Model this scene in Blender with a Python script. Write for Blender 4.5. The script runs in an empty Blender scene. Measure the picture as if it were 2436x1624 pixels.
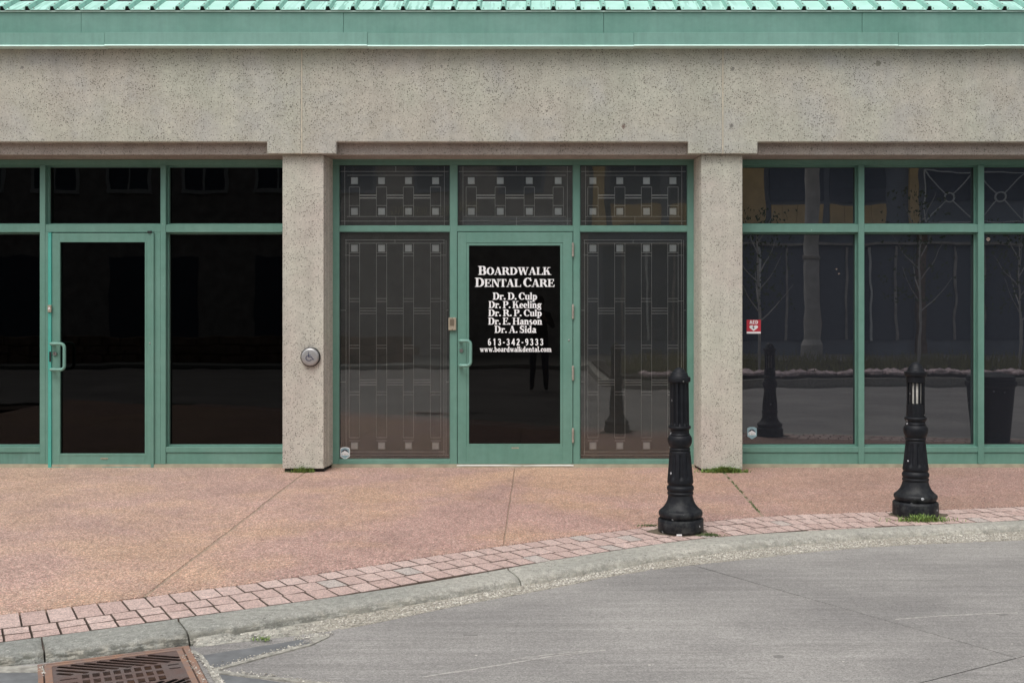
import bpy, bmesh, math, random
import numpy as np
from mathutils import Vector, Matrix, noise as mnoise
R = random.Random(11)
C = bpy.context.scene.collection
SC = bpy.context.scene
# ------------------------------------------------------------------ camera, sky, sun, exposure
F, HC = 2600.0, 1.42          # focal length in photograph pixels, eye height above the pavement (m)
VX, VY, D0 = 1285.0, 742.0, 10.0   # vanishing point of the facade normal, distance to the glazing line
cam_d = bpy.data.cameras.new('camera'); cam = bpy.data.objects.new('camera', cam_d); C.objects.link(cam)
cam.location = (0, -D0, HC); cam.rotation_euler = (math.radians(90), 0, 0)
cam_d.sensor_width = 36.0; cam_d.lens = F / 2436 * 36
cam_d.shift_x = -(VX - 1218) / 2436; cam_d.shift_y = -(812 - VY) / 2436
cam_d.clip_start = 0.03; cam_d.clip_end = 3000
SC.camera = cam
world = bpy.data.worlds.new("World"); SC.world = world; world.use_nodes = True
wn = world.node_tree; wn.nodes.clear()
SUN_EL, SUN_AZ = math.radians(58), math.radians(200)
sky = wn.nodes.new('ShaderNodeTexSky'); sky.sky_type = 'NISHITA'; sky.sun_disc = False
sky.sun_elevation = SUN_EL; sky.sun_rotation = SUN_AZ; sky.dust_density = 4; sky.air_density = 1.2
hsv = wn.nodes.new('ShaderNodeHueSaturation'); hsv.inputs['Saturation'].default_value = 0.22
bg = wn.nodes.new('ShaderNodeBackground'); bg.inputs['Strength'].default_value = 0.15
wo = wn.nodes.new('ShaderNodeOutputWorld')
wn.links.new(sky.outputs[0], hsv.inputs['Color']); wn.links.new(hsv.outputs[0], bg.inputs['Color']); wn.links.new(bg.outputs[0], wo.inputs[0])
sun_d = bpy.data.lights.new('sun', 'SUN'); sun_d.energy = 1.3; sun_d.angle = math.radians(35); sun_d.color = (1.0, 0.96, 0.90)
sun = bpy.data.objects.new('sun', sun_d); C.objects.link(sun)
sdir = Vector((math.sin(SUN_AZ) * math.cos(SUN_EL), math.cos(SUN_AZ) * math.cos(SUN_EL), math.sin(SUN_EL)))
sun.rotation_euler = (-sdir).to_track_quat('-Z', 'Y').to_euler(); sun.location = (0, -8, 30)
vs = SC.view_settings; vs.view_transform = 'Standard'; vs.look = 'None'; vs.exposure = 0.0; vs.gamma = 1; vs.use_curve_mapping = False

# ------------------------------------------------------------------ photograph pixels -> metres
def P(x, y, Y=0.0):
    k = (D0 + Y) / F
    return (x - VX) * k, Y, HC - (y - VY) * k
def PX(x, Y=0.0): return (x - VX) * (D0 + Y) / F
def PZ(y, Y=0.0): return HC - (y - VY) * (D0 + Y) / F
def G(x, y, z=0.0):
    h = HC - z; d = F * h / (y - VY)
    return ((x - VX) * h / (y - VY), d - D0)

# ------------------------------------------------------------------ materials
def mat(name):
    m = bpy.data.materials.new(name); m.use_nodes = True; nt = m.node_tree
    return m, nt, nt.nodes['Principled BSDF']
def nd(nt, t, **k):
    n = nt.nodes.new(t)
    for a, v in k.items():
        if a.startswith('_'): setattr(n, a[1:], v)
        else:
            s = n.inputs[int(a[1:])] if a[0] == 'i' and a[1:].isdigit() else n.inputs[a.replace('__', ' ')]
            if isinstance(v, bpy.types.NodeSocket): nt.links.new(v, s)
            else: s.default_value = v
    return n
def co(nt, scale=(1, 1, 1), rot=0.0):
    t = nt.nodes.new('ShaderNodeTexCoord'); m = nt.nodes.new('ShaderNodeMapping')
    m.inputs['Scale'].default_value = scale; m.inputs['Rotation'].default_value = (0, 0, rot)
    nt.links.new(t.outputs['Object'], m.inputs[0]); return m.outputs[0]
def noi(nt, v, s, det=3, rough=0.55, dist=0.0):
    return nd(nt, 'ShaderNodeTexNoise', Vector=v, Scale=s, Detail=det, Roughness=rough, Distortion=dist).outputs['Fac']
def ramp(nt, f, *st, interp='LINEAR'):
    n = nt.nodes.new('ShaderNodeValToRGB'); e = n.color_ramp; e.interpolation = interp
    while len(e.elements) < len(st): e.elements.new(0.5)
    for el, (p, c) in zip(e.elements, st):
        el.position = p; el.color = (c, c, c, 1) if isinstance(c, (int, float)) else (*c, 1)
    nt.links.new(f, n.inputs[0]); return n.outputs[0]
def mix(nt, f, a, b, mode='MIX'):
    n = nt.nodes.new('ShaderNodeMix'); n.data_type = 'RGBA'; n.blend_type = mode
    for s, v in ((n.inputs[0], f), (n.inputs[6], a), (n.inputs[7], b)):
        if isinstance(v, bpy.types.NodeSocket): nt.links.new(v, s)
        else: s.default_value = v if isinstance(v, (int, float)) else (*v, 1)
    return n.outputs[2]
def mth(nt, op, a, b=0.0):
    n = nt.nodes.new('ShaderNodeMath'); n.operation = op
    for s, v in ((n.inputs[0], a), (n.inputs[1], b)):
        if isinstance(v, bpy.types.NodeSocket): nt.links.new(v, s)
        else: s.default_value = v
    return n.outputs[0]
def bump(nt, bs, h, st=0.3, d=0.004):
    b = nd(nt, 'ShaderNodeBump', Height=h, Strength=st, Distance=d); nt.links.new(b.outputs[0], bs.inputs['Normal'])
def setc(nt, bs, c): nt.links.new(c, bs.inputs['Base Color'])

def m_precast(name, c1, c2, c3, pit=1.0, stains=()):
    m, nt, bs = mat(name); v = co(nt)
    base = mix(nt, ramp(nt, noi(nt, v, 1.1, 4), (0.4, 0.0), (0.62, 1.0)), c1, c2)
    base = mix(nt, ramp(nt, noi(nt, v, 2.3, 4), (0.48, 0.0), (0.7, 0.8)), base, c3)
    stk = noi(nt, co(nt, (7, 7, .5)), 1.0, 4)
    base = mix(nt, 1.0, base, ramp(nt, stk, (0.3, 0.89), (0.6, 1.0)), 'MULTIPLY')
    base = mix(nt, 1.0, base, ramp(nt, noi(nt, v, 9, 5, .7), (0.25, 0.84), (0.75, 1.1)), 'MULTIPLY')
    base = mix(nt, 1.0, base, ramp(nt, noi(nt, v, 90, 3, .8), (0.3, 0.78), (0.7, 1.15)), 'MULTIPLY')
    dens = ramp(nt, noi(nt, v, 4, 3), (0.35, 0.72), (0.65, 1.0))
    tot = None
    for sc_, r0, r1 in ((88, 0.10, 0.46), (60, 0.08, 0.34), (26, 0.04, 0.15)):
        vo = nd(nt, 'ShaderNodeTexVoronoi', Vector=v, Scale=sc_)
        sep = nd(nt, 'ShaderNodeSeparateColor', Color=vo.outputs['Color'])
        pick = mth(nt, 'MULTIPLY', ramp(nt, sep.outputs[0], (0.30, 0.0), (0.95, r1)), dens)
        pitm = mth(nt, 'LESS_THAN', vo.outputs['Distance'], pick)
        tot = pitm if tot is None else mth(nt, 'MAXIMUM', tot, pitm)
    f = mth(nt, 'MULTIPLY', tot, 0.74 * pit)
    base = mix(nt, f, base, (0.075, 0.066, 0.056))
    vo = nd(nt, 'ShaderNodeTexVoronoi', Vector=v, Scale=48); sp = nd(nt, 'ShaderNodeSeparateColor', Color=vo.outputs['Color'])
    wh = mth(nt, 'LESS_THAN', vo.outputs['Distance'], ramp(nt, sp.outputs[1], (0.8, 0.0), (1.0, 0.3)))
    base = mix(nt, mth(nt, 'MULTIPLY', wh, .6), base, (0.62, 0.58, 0.53))
    if stains:
        wob = mth(nt, 'MULTIPLY', noi(nt, v, 60, 3, .8), .045)
        for (sx_, sz_, sr, sc3) in stains:
            dv = nd(nt, 'ShaderNodeVectorMath', _operation='DISTANCE', i0=v, i1=(sx_, -.36, sz_))
            sm = mth(nt, 'LESS_THAN', mth(nt, 'ADD', dv.outputs['Value'], wob), sr)
            base = mix(nt, mth(nt, 'MULTIPLY', sm, .6), base, sc3)
    setc(nt, bs, base); bs.inputs['Roughness'].default_value = 0.9
    bump(nt, bs, mth(nt, 'ADD', mth(nt, 'MULTIPLY', tot, -1.0), mth(nt, 'MULTIPLY', noi(nt, v, 150, 2), .6)), 0.5, 0.004)
    return m
M = {}
M['beam'] = m_precast('precast', (0.492, 0.498, 0.418), (0.495, 0.470, 0.405), (0.468, 0.466, 0.440), 1.1, [(PX(1483, -.36), PZ(301, -.36), .042, (.10, .035, .03)), (PX(2089, -.36), PZ(151, -.36), .046, (.10, .10, .06)), (PX(1744, -.36), PZ(165, -.36), .040, (.08, .075, .07)), (PX(1740, -.36), PZ(299, -.36), .040, (.09, .085, .08)), (PX(52, -.36), PZ(161, -.36), .036, (.12, .115, .12)), (PX(1050, -.36), PZ(158, -.36), .034, (.12, .115, .12))])
M['pillar'] = m_precast('precast_pillar', (0.555, 0.56, 0.475), (0.55, 0.505, 0.45), (0.555, 0.55, 0.48), 1.0)
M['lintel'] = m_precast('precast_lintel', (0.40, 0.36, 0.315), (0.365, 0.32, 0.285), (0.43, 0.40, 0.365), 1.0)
def simple(name, c, rough=.6, metal=0.0, var=.12, sc=6.0, spec=.5, bmp=0.0):
    m, nt, bs = mat(name); v = co(nt)
    k = ramp(nt, noi(nt, v, sc, 4), (0.3, 1 - var), (0.7, 1 + var))
    setc(nt, bs, mix(nt, 1.0, c, k, 'MULTIPLY')); bs.inputs['Roughness'].default_value = rough
    bs.inputs['Metallic'].default_value = metal; bs.inputs['Specular IOR Level'].default_value = spec
    if bmp: bump(nt, bs, noi(nt, v, sc * 12, 3), bmp, .003)
    return m
def m_paint(name, c, fade, rough=.42, streak=.22, chips=0.0):
    m, nt, bs = mat(name); v = co(nt)
    base = mix(nt, ramp(nt, noi(nt, v, 1.7, 4), (0.38, 0.0), (0.68, 1.0)), c, fade)
    vst = co(nt, (26, 26, 0.7)); s1 = noi(nt, vst, 1.0, 4, .6)
    base = mix(nt, 1.0, base, ramp(nt, s1, (0.28, 1 - .28 * streak), (0.62, 1.0 + .05 * streak)), 'MULTIPLY')
    base = mix(nt, 1.0, base, ramp(nt, noi(nt, v, 14, 4, .7), (0.3, .93), (0.7, 1.05)), 'MULTIPLY')
    if chips:
        vo = nd(nt, 'ShaderNodeTexVoronoi', Vector=v, Scale=9); sp = nd(nt, 'ShaderNodeSeparateColor', Color=vo.outputs['Color'])
        wh = mth(nt, 'LESS_THAN', vo.outputs['Distance'], ramp(nt, sp.outputs[1], (0.8, 0.0), (1.0, chips)))
        base = mix(nt, wh, base, (0.6, 0.64, 0.6))
    setc(nt, bs, base)
    nt.links.new(ramp(nt, noi(nt, v, 5, 3), (0.3, rough - .07), (0.7, rough + .13)), bs.inputs['Roughness'])
    bump(nt, bs, noi(nt, v, 3.0, 2), .12, .01)
    return m
M['green'] = m_paint('green_paint', (0.118, 0.262, 0.210), (0.152, 0.298, 0.245), chips=.03)
M['green_worn'] = m_paint('green_paint_worn', (0.11, 0.25, 0.20), (0.20, 0.33, 0.31), .5, 1.0, chips=.06)
M['teal'] = m_paint('teal_trim', (0.075, 0.40, 0.33), (0.095, 0.42, 0.35))
M['fascia'] = m_paint('fascia_paint', (0.128, 0.295, 0.24), (0.172, 0.345, 0.292), .45, .25)
M['drip'] = m_paint('flashing_paint', (0.170, 0.345, 0.288), (0.20, 0.38, 0.325), .45, .35)
M['lip'] = m_paint('flashing_lip', (0.62, 0.86, 0.78), (0.66, 0.88, 0.82), .4, .2)  # much paler than the flashing: the lit ledge is put into the colour
def m_roof():
    m, nt, bs = mat('roof_sheet_paint'); v = co(nt, (30, 3.0, 3.0)); o = co(nt)
    f = ramp(nt, noi(nt, v, 1.0, 3, .5), (0.50, 0.0), (0.54, 1.0))
    f2 = mth(nt, 'MULTIPLY', f, ramp(nt, noi(nt, o, .45, 2), (0.48, 0.0), (0.62, 1.0)))
    f2 = mth(nt, 'MULTIPLY', f2, .7)
    base = mix(nt, ramp(nt, noi(nt, o, 5, 3), (0.35, 0), (0.65, 1)), (0.42, 0.73, 0.63), (0.50, 0.80, 0.72))
    base = mix(nt, f2, base, (0.11, 0.33, 0.25))
    setc(nt, bs, base); bs.inputs['Roughness'].default_value = .45
    return m
M['roof'] = m_roof()
M['rib'] = m_paint('roof_rib_paint', (0.28, 0.56, 0.47), (0.34, 0.62, 0.53), .45, .8)
M['dark'] = simple('dark_void', (0.012, 0.014, 0.014), .8)
M['shingle'] = simple('roof_shingle', (0.03, 0.032, 0.035), .9, bmp=.4)
M['joint'] = simple('joint_sealant', (0.56, 0.51, 0.41), .8, var=.2, sc=20)
M['mortar'] = simple('beige_sealant', (0.23, 0.235, 0.175), .8, var=.15)
M['sill'] = simple('concrete_sill', (0.36, 0.335, 0.245), .9, var=.22, sc=9, bmp=.3)
M['steel'] = simple('steel', (0.42, 0.42, 0.41), .32, 1.0)
M['hinge'] = simple('hinge_metal', (0.42, 0.38, 0.33), .45, .5, var=.3, sc=60)
M['threshold'] = simple('bright_threshold', (0.72, 0.76, 0.73), .35, .3)
M['gasket'] = simple('black_gasket', (0.012, 0.016, 0.016), .6)
M['white'] = simple('white_vinyl', (0.86, 0.87, 0.88), .5, var=.03)
M['blue'] = simple('blue_print', (0.012, 0.02, 0.07), .5)
M['rubber'] = simple('black_rubber', (0.012, 0.011, 0.010), .55)
M['red'] = simple('red_vinyl', (0.50, 0.03, 0.05), .5, var=.05)
M['skyblue'] = simple('pale_blue_vinyl', (0.28, 0.42, 0.47), .5, var=.2, sc=30)
M['navy'] = simple('navy_vinyl', (0.02, 0.025, 0.05), .5)
M['keybox'] = simple('beige_plastic', (0.33, 0.29, 0.22), .5)
M['keydark'] = simple('brown_plastic', (0.15, 0.125, 0.09), .4)
def m_brushed():
    m, nt, bs = mat('brushed_steel'); v = co(nt)
    setc(nt, bs, ramp(nt, noi(nt, v, 60, 3), (0.3, .36), (0.7, .43))); bs.inputs['Metallic'].default_value = .55
    bs.inputs['Roughness'].default_value = .38; return m
M['brushed'] = m_brushed()
def m_glass(name, ior, tint, haze=0.0, hc=(.5, .47, .44)):
    m = bpy.data.materials.new(name); m.use_nodes = True; nt = m.node_tree; nt.nodes.clear()
    out = nt.nodes.new('ShaderNodeOutputMaterial'); v = co(nt)
    tr = nd(nt, 'ShaderNodeBsdfTransparent', Color=(*tint, 1)); gl = nd(nt, 'ShaderNodeBsdfGlossy', Color=(1, 1, 1, 1), Roughness=0.0)
    b = nd(nt, 'ShaderNodeBump', Height=noi(nt, v, 1.6, 2), Strength=.05, Distance=.016)
    nt.links.new(b.outputs[0], gl.inputs['Normal'])
    fr = nd(nt, 'ShaderNodeFresnel', IOR=ior)
    mx = nd(nt, 'ShaderNodeMixShader', Fac=fr.outputs[0]); nt.links.new(tr.outputs[0], mx.inputs[1]); nt.links.new(gl.outputs[0], mx.inputs[2])
    last = mx.outputs[0]
    if haze:  # faint diffuse veil painted over the glass to lift dark reflections
        df = nd(nt, 'ShaderNodeBsdfDiffuse', Color=(*hc, 1))
        m2 = nd(nt, 'ShaderNodeMixShader', Fac=haze); nt.links.new(last, m2.inputs[1]); nt.links.new(df.outputs[0], m2.inputs[2]); last = m2.outputs[0]
    nt.links.new(last, out.inputs[0]); return m
M['glass_l'] = m_glass('glass_dark', 1.31, (.05, .05, .05))
M['glass_m'] = m_glass('glass_mid', 1.68, (.97, .97, .96), .022, (.46, .49, .47))
M['glass_d'] = m_glass('glass_door', 1.37, (.07, .07, .07), .004)
M['glass_r'] = m_glass('glass_reflective', 2.2, (.22, .23, .28), .045, (.35, .385, .48))
M['screen'] = simple('screen_panel', (0.056, 0.056, 0.055), .9, var=.2, sc=3)
M['came'] = simple('metal_came', (0.85, 0.85, 0.83), .5)
M['tile'] = simple('bevelled_glass_tile', (0.88, 0.93, 0.95), .35, var=.1, sc=8)
M['room'] = simple('dark_room', (0.02, 0.02, 0.022), .9)
def m_emit(name, c, s):
    m, nt, bs = mat(name); bs.inputs['Emission Color'].default_value = (*c, 1); bs.inputs['Emission Strength'].default_value = s; return m
M['lamp'] = m_emit('warm_lamp', (1, .66, .34), 5)
M['cement'] = simple('pale_cement', (0.36, 0.345, 0.305), .9, var=.35, sc=30, bmp=.6)
# pavement
def m_pave():
    m, nt, bs = mat('exposed_aggregate'); v = co(nt)
    big = noi(nt, v, .55, 3, .5); b2 = noi(nt, v, 1.9, 4, .6)
    org = ramp(nt, mth(nt, 'ADD', mth(nt, 'MULTIPLY', big, .6), mth(nt, 'MULTIPLY', b2, .4)), (0.44, 0.0), (0.56, 1.0))
    base = mix(nt, org, (0.435, 0.268, 0.232), (0.505, 0.315, 0.215))
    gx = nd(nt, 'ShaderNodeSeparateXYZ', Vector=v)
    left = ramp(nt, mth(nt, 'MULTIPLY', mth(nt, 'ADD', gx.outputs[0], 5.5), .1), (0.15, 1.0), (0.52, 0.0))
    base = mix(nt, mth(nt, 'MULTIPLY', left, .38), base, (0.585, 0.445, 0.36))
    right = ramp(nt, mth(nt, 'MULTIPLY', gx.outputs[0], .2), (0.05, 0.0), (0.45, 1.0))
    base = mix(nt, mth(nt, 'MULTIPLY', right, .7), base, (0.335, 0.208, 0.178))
    near = ramp(nt, mth(nt, 'ADD', mth(nt, 'MULTIPLY', gx.outputs[1], -1.0), 0.0), (0.0, 1.0), (0.5, 0.0))
    base = mix(nt, mth(nt, 'MULTIPLY', near, .0), base, (0.4, .33, .3))
    for sc_, lo, hi in ((190, .42, 1.55), (100, .66, 1.30)):
        vo = nd(nt, 'ShaderNodeTexVoronoi', Vector=v, Scale=sc_); sp = nd(nt, 'ShaderNodeSeparateColor', Color=vo.outputs['Color'])
        base = mix(nt, 1.0, base, ramp(nt, sp.outputs[0], (0.0, lo), (0.5, .97), (1.0, hi)), 'MULTIPLY')
        if sc_ == 190:
            base = mix(nt, ramp(nt, sp.outputs[1], (0.6, 0.0), (1.0, .4)), base, (0.50, .22, .17))
            base = mix(nt, ramp(nt, sp.outputs[2], (0.72, 0.0), (1.0, .55)), base, (0.66, .58, .48))
    base = mix(nt, 1.0, base, ramp(nt, noi(nt, v, 7, 5, .7), (0.3, .88), (0.7, 1.08)), 'MULTIPLY')
    base = mix(nt, 1.0, base, ramp(nt, noi(nt, v, 1.3, 4, .6), (0.35, .88), (0.65, 1.07)), 'MULTIPLY')
    setc(nt, bs, base); bs.inputs['Roughness'].default_value = .85
    vo = nd(nt, 'ShaderNodeTexVoronoi', Vector=v, Scale=170)
    bump(nt, bs, mth(nt, 'MULTIPLY', vo.outputs['Distance'], -1.0), .45, .003)
    return m
M['pave'] = m_pave()
def m_paver():
    m, nt, bs = mat('pink_paver'); v = co(nt)
    oi = nt.nodes.new('ShaderNodeObjectInfo')
    base = mix(nt, oi.outputs['Random'], (0.52, 0.375, 0.335), (0.62, 0.475, 0.43))
    base = mix(nt, ramp(nt, oi.outputs['Random'], (0.965, 0.0), (0.97, .7)), base, (0.45, .42, .39))
    base = mix(nt, ramp(nt, oi.outputs['Random'], (0.03, 0.5), (0.04, 0.0)), base, (0.42, .27, .23))
    vo = nd(nt, 'ShaderNodeTexVoronoi', Vector=v, Scale=190); sp = nd(nt, 'ShaderNodeSeparateColor', Color=vo.outputs['Color'])
    base = mix(nt, 1.0, base, ramp(nt, sp.outputs[0], (0.0, .62), (0.5, 1.0), (1.0, 1.3)), 'MULTIPLY')
    base = mix(nt, 1.0, base, ramp(nt, noi(nt, v, 22, 5, .75), (0.3, .78), (0.7, 1.14)), 'MULTIPLY')
    setc(nt, bs, base); bs.inputs['Roughness'].default_value = .85
    bump(nt, bs, noi(nt, v, 70, 4, .7), .5, .003)
    return m
M['paver'] = m_paver()
M['bed'] = simple('joint_sand', (0.15, 0.11, 0.09), .95, var=.3, sc=25)
M['mud'] = simple('damp_soil', (0.13, 0.105, 0.075), .95, var=.4, sc=25, bmp=.6)
def m_kerb():
    m, nt, bs = mat('kerb_concrete'); v = co(nt)
    base = mix(nt, ramp(nt, noi(nt, v, 1.4, 4), (0.4, 0), (0.6, 1)), (0.405, 0.395, 0.35), (0.485, 0.465, 0.41))
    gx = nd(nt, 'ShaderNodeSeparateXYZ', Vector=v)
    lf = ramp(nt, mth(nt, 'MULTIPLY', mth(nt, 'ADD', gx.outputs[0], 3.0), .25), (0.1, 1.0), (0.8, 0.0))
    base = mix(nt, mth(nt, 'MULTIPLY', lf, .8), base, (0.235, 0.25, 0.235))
    base = mix(nt, 1.0, base, ramp(nt, noi(nt, v, 30, 5, .75), (0.28, .55), (0.7, 1.2)), 'MULTIPLY')
    base = mix(nt, 1.0, base, ramp(nt, noi(nt, v, 160, 2, .8), (0.3, .7), (0.7, 1.3)), 'MULTIPLY')
    vo = nd(nt, 'ShaderNodeTexVoronoi', Vector=v, Scale=60); sp = nd(nt, 'ShaderNodeSeparateColor', Color=vo.outputs['Color'])
    pk = mth(nt, 'LESS_THAN', vo.outputs['Distance'], ramp(nt, sp.outputs[0], (0.55, 0.0), (1.0, .42)))
    base = mix(nt, mth(nt, 'MULTIPLY', pk, ramp(nt, noi(nt, v, 5, 4), (.48, 0.), (.6, .75))), base, (0.13, .125, .11))
    wk = mth(nt, 'LESS_THAN', vo.outputs['Distance'], ramp(nt, sp.outputs[1], (0.7, 0.0), (1.0, .38)))
    base = mix(nt, mth(nt, 'MULTIPLY', wk, ramp(nt, noi(nt, v, 4, 4), (.45, 0.), (.6, .7))), base, (0.62, .60, .54))
    st = noi(nt, co(nt, (2.2, 34, 20), -.50), 1.0, 3, .6, .4)
    base = mix(nt, mth(nt, 'MULTIPLY', ramp(nt, st, (0.63, 0.0), (0.68, 1.0)), ramp(nt, noi(nt, v, 2.5, 3), (.45, 0.), (.6, .7))), base, (0.58, 0.56, 0.49))
    # scraped lower edge: height driven pale wear and dark blotches
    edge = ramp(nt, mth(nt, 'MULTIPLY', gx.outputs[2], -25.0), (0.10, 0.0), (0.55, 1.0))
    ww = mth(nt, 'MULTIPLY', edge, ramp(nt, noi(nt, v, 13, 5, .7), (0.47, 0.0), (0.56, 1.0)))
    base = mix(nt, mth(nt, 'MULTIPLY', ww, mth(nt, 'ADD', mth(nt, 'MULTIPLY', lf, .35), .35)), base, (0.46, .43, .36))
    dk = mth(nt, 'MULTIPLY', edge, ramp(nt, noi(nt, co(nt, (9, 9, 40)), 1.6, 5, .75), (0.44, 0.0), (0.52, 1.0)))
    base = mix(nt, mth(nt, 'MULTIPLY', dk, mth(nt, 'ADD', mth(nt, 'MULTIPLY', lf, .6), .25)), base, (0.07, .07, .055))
    setc(nt, bs, base); bs.inputs['Roughness'].default_value = .9
    bump(nt, bs, mth(nt, 'ADD', noi(nt, v, 35, 5, .75), noi(nt, v, 130, 2)), .6, .006)
    return m
M['kerb'] = m_kerb()
def m_road():
    m, nt, bs = mat('road_concrete'); v = co(nt)
    st = co(nt, (0.9, 16, 1), -.50); s1 = noi(nt, st, 1.0, 5, .65)
    base = mix(nt, ramp(nt, noi(nt, v, .8, 4), (0.38, 0), (0.62, 1)), (0.242, 0.231, 0.222), (0.335, 0.320, 0.302))
    base = mix(nt, 1.0, base, ramp(nt, s1, (0.3, .86), (0.7, 1.12)), 'MULTIPLY')
    base = mix(nt, 1.0, base, ramp(nt, noi(nt, co(nt, (3, 60, 1), -.50), 1.0, 3, .6), (0.3, .90), (0.7, 1.09)), 'MULTIPLY')
    for sc_, a in ((210, .26), (95, .09)):
        vo = nd(nt, 'ShaderNodeTexVoronoi', Vector=v, Scale=sc_); sp = nd(nt, 'ShaderNodeSeparateColor', Color=vo.outputs['Color'])
        base = mix(nt, 1.0, base, ramp(nt, sp.outputs[0], (0.0, 1 - a), (1.0, 1 + a)), 'MULTIPLY')
    # long pale scuffs and dark spots
    sc2 = noi(nt, co(nt, (.35, 30, 1), -.47), 1.0, 2, .5, .2)
    base = mix(nt, mth(nt, 'MULTIPLY', ramp(nt, sc2, (0.725, 0.0), (0.74, .4)), 1.0), base, (0.46, .44, .40))
    vo = nd(nt, 'ShaderNodeTexVoronoi', Vector=v, Scale=2.2); sp = nd(nt, 'ShaderNodeSeparateColor', Color=vo.outputs['Color'])
    ds = mth(nt, 'ADD', vo.outputs['Distance'], mth(nt, 'MULTIPLY', noi(nt, v, 30, 3), .1))
    spot = mth(nt, 'LESS_THAN', ds, ramp(nt, sp.outputs[0], (0.4, 0.04), (1.0, .125)))
    base = mix(nt, mth(nt, 'MULTIPLY', spot, .35), base, (0.10, .095, .09))
    vo = nd(nt, 'ShaderNodeTexVoronoi', Vector=v, Scale=11); sp = nd(nt, 'ShaderNodeSeparateColor', Color=vo.outputs['Color'])
    wsp = mth(nt, 'LESS_THAN', vo.outputs['Distance'], ramp(nt, sp.outputs[0], (0.86, 0.0), (1.0, .075)))
    base = mix(nt, wsp, base, (0.6, .57, .52))
    setc(nt, bs, base); bs.inputs['Roughness'].default_value = .82
    bump(nt, bs, mth(nt, 'ADD', s1, noi(nt, v, 120, 3, .7)), .3, .003)
    return m
M['road'] = m_road()
M['slate'] = simple('slate_patch', (0.165, 0.17, 0.175), .8, var=.2, sc=14, bmp=.4)
def m_pebble():
    m, nt, bs = mat('pebble'); v = co(nt)
    vo = nd(nt, 'ShaderNodeTexVoronoi', Vector=v, Scale=110); sp = nd(nt, 'ShaderNodeSeparateColor', Color=vo.outputs['Color'])
    setc(nt, bs, ramp(nt, sp.outputs[0], (0.0, (0.26, .245, .21)), (0.35, (0.36, .34, .30)), (0.7, (0.54, .51, .45)), (1.0, (0.80, .77, .70))))
    bs.inputs['Roughness'].default_value = .85; return m
M['pebble'] = m_pebble()
def m_grout():
    m, nt, bs = mat('pebble_cement'); v = co(nt)
    vo = nd(nt, 'ShaderNodeTexVoronoi', Vector=v, Scale=120); sp = nd(nt, 'ShaderNodeSeparateColor', Color=vo.outputs['Color'])
    base = ramp(nt, sp.outputs[0], (0.0, (0.13, .12, .10)), (0.3, (0.33, .305, .255)), (1.0, (0.52, .48, .41)))
    setc(nt, bs, mix(nt, 1.0, base, ramp(nt, noi(nt, v, 14, 4), (.3, .75), (.7, 1.1)), 'MULTIPLY')); bs.inputs['Roughness'].default_value = .9
    bump(nt, bs, vo.outputs['Distance'], .6, .006); return m
M['grout'] = m_grout()
def m_rust():
    m, nt, bs = mat('rusty_iron'); v = co(nt)
    base = mix(nt, ramp(nt, noi(nt, v, 9, 4), (0.4, 0), (0.6, 1)), (0.150, 0.100, 0.088), (0.150, 0.118, 0.110))
    base = mix(nt, 1.0, base, ramp(nt, noi(nt, v, 120, 3, .8), (0.3, .78), (0.7, 1.2)), 'MULTIPLY')
    setc(nt, bs, base); bs.inputs['Roughness'].default_value = .7; bs.inputs['Metallic'].default_value = .15
    bump(nt, bs, noi(nt, v, 120, 3), .3, .002); return m
M['rust'] = m_rust()
def m_rim():
    m, nt, bs = mat('rust_rim'); v = co(nt)
    setc(nt, bs, mix(nt, ramp(nt, noi(nt, v, 16, 4), (0.4, 0), (0.6, 1)), (0.30, 0.175, 0.12), (0.235, 0.165, 0.14)))
    bs.inputs['Roughness'].default_value = .8; bump(nt, bs, noi(nt, v, 90, 4), .4, .003); return m
M['rim'] = m_rim()
def m_black():
    m, nt, bs = mat('black_bollard_paint'); v = co(nt)
    base = mix(nt, ramp(nt, noi(nt, v, 14, 4, .7), (0.45, 0), (0.75, 1)), (0.005, 0.006, 0.009), (0.013, 0.015, 0.020))
    vo = nd(nt, 'ShaderNodeTexVoronoi', Vector=v, Scale=17); sp = nd(nt, 'ShaderNodeSeparateColor', Color=vo.outputs['Color'])
    dd = mth(nt, 'ADD', vo.outputs['Distance'], mth(nt, 'MULTIPLY', noi(nt, v, 90, 2), .12))
    wh = mth(nt, 'LESS_THAN', dd, ramp(nt, sp.outputs[0], (0.60, 0.0), (1.0, .26)))
    base = mix(nt, wh, base, (0.42, .43, .45))
    gz = nd(nt, 'ShaderNodeSeparateXYZ', Vector=v)
    low = ramp(nt, gz.outputs[2], (0.02, 1.0), (0.30, 0.0))
    base = mix(nt, mth(nt, 'MULTIPLY', low, ramp(nt, noi(nt, v, 22, 4, .7), (.42, 0.), (.7, .55))), base, (0.10, .105, .10))
    setc(nt, bs, base); bs.inputs['Roughness'].default_value = .52; bs.inputs['Specular IOR Level'].default_value = .30
    bump(nt, bs, noi(nt, v, 60, 3), .15, .003); return m
M['black'] = m_black()
M['lens'] = simple('frosted_lens', (0.75, 0.73, 0.68), .5, var=.3, sc=14)
def m_leaf(name, a, b):
    m, nt, bs = mat(name); v = co(nt)
    setc(nt, bs, mix(nt, ramp(nt, noi(nt, v, 60, 2), (0.35, 0), (0.65, 1)), a, b)); bs.inputs['Roughness'].default_value = .6; return m
M['grass'] = m_leaf('grass_blades', (0.06, 0.125, 0.02), (0.28, 0.40, 0.10))
M['moss'] = m_leaf('moss_green', (0.055, 0.09, 0.03), (0.13, 0.19, 0.06))

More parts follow.
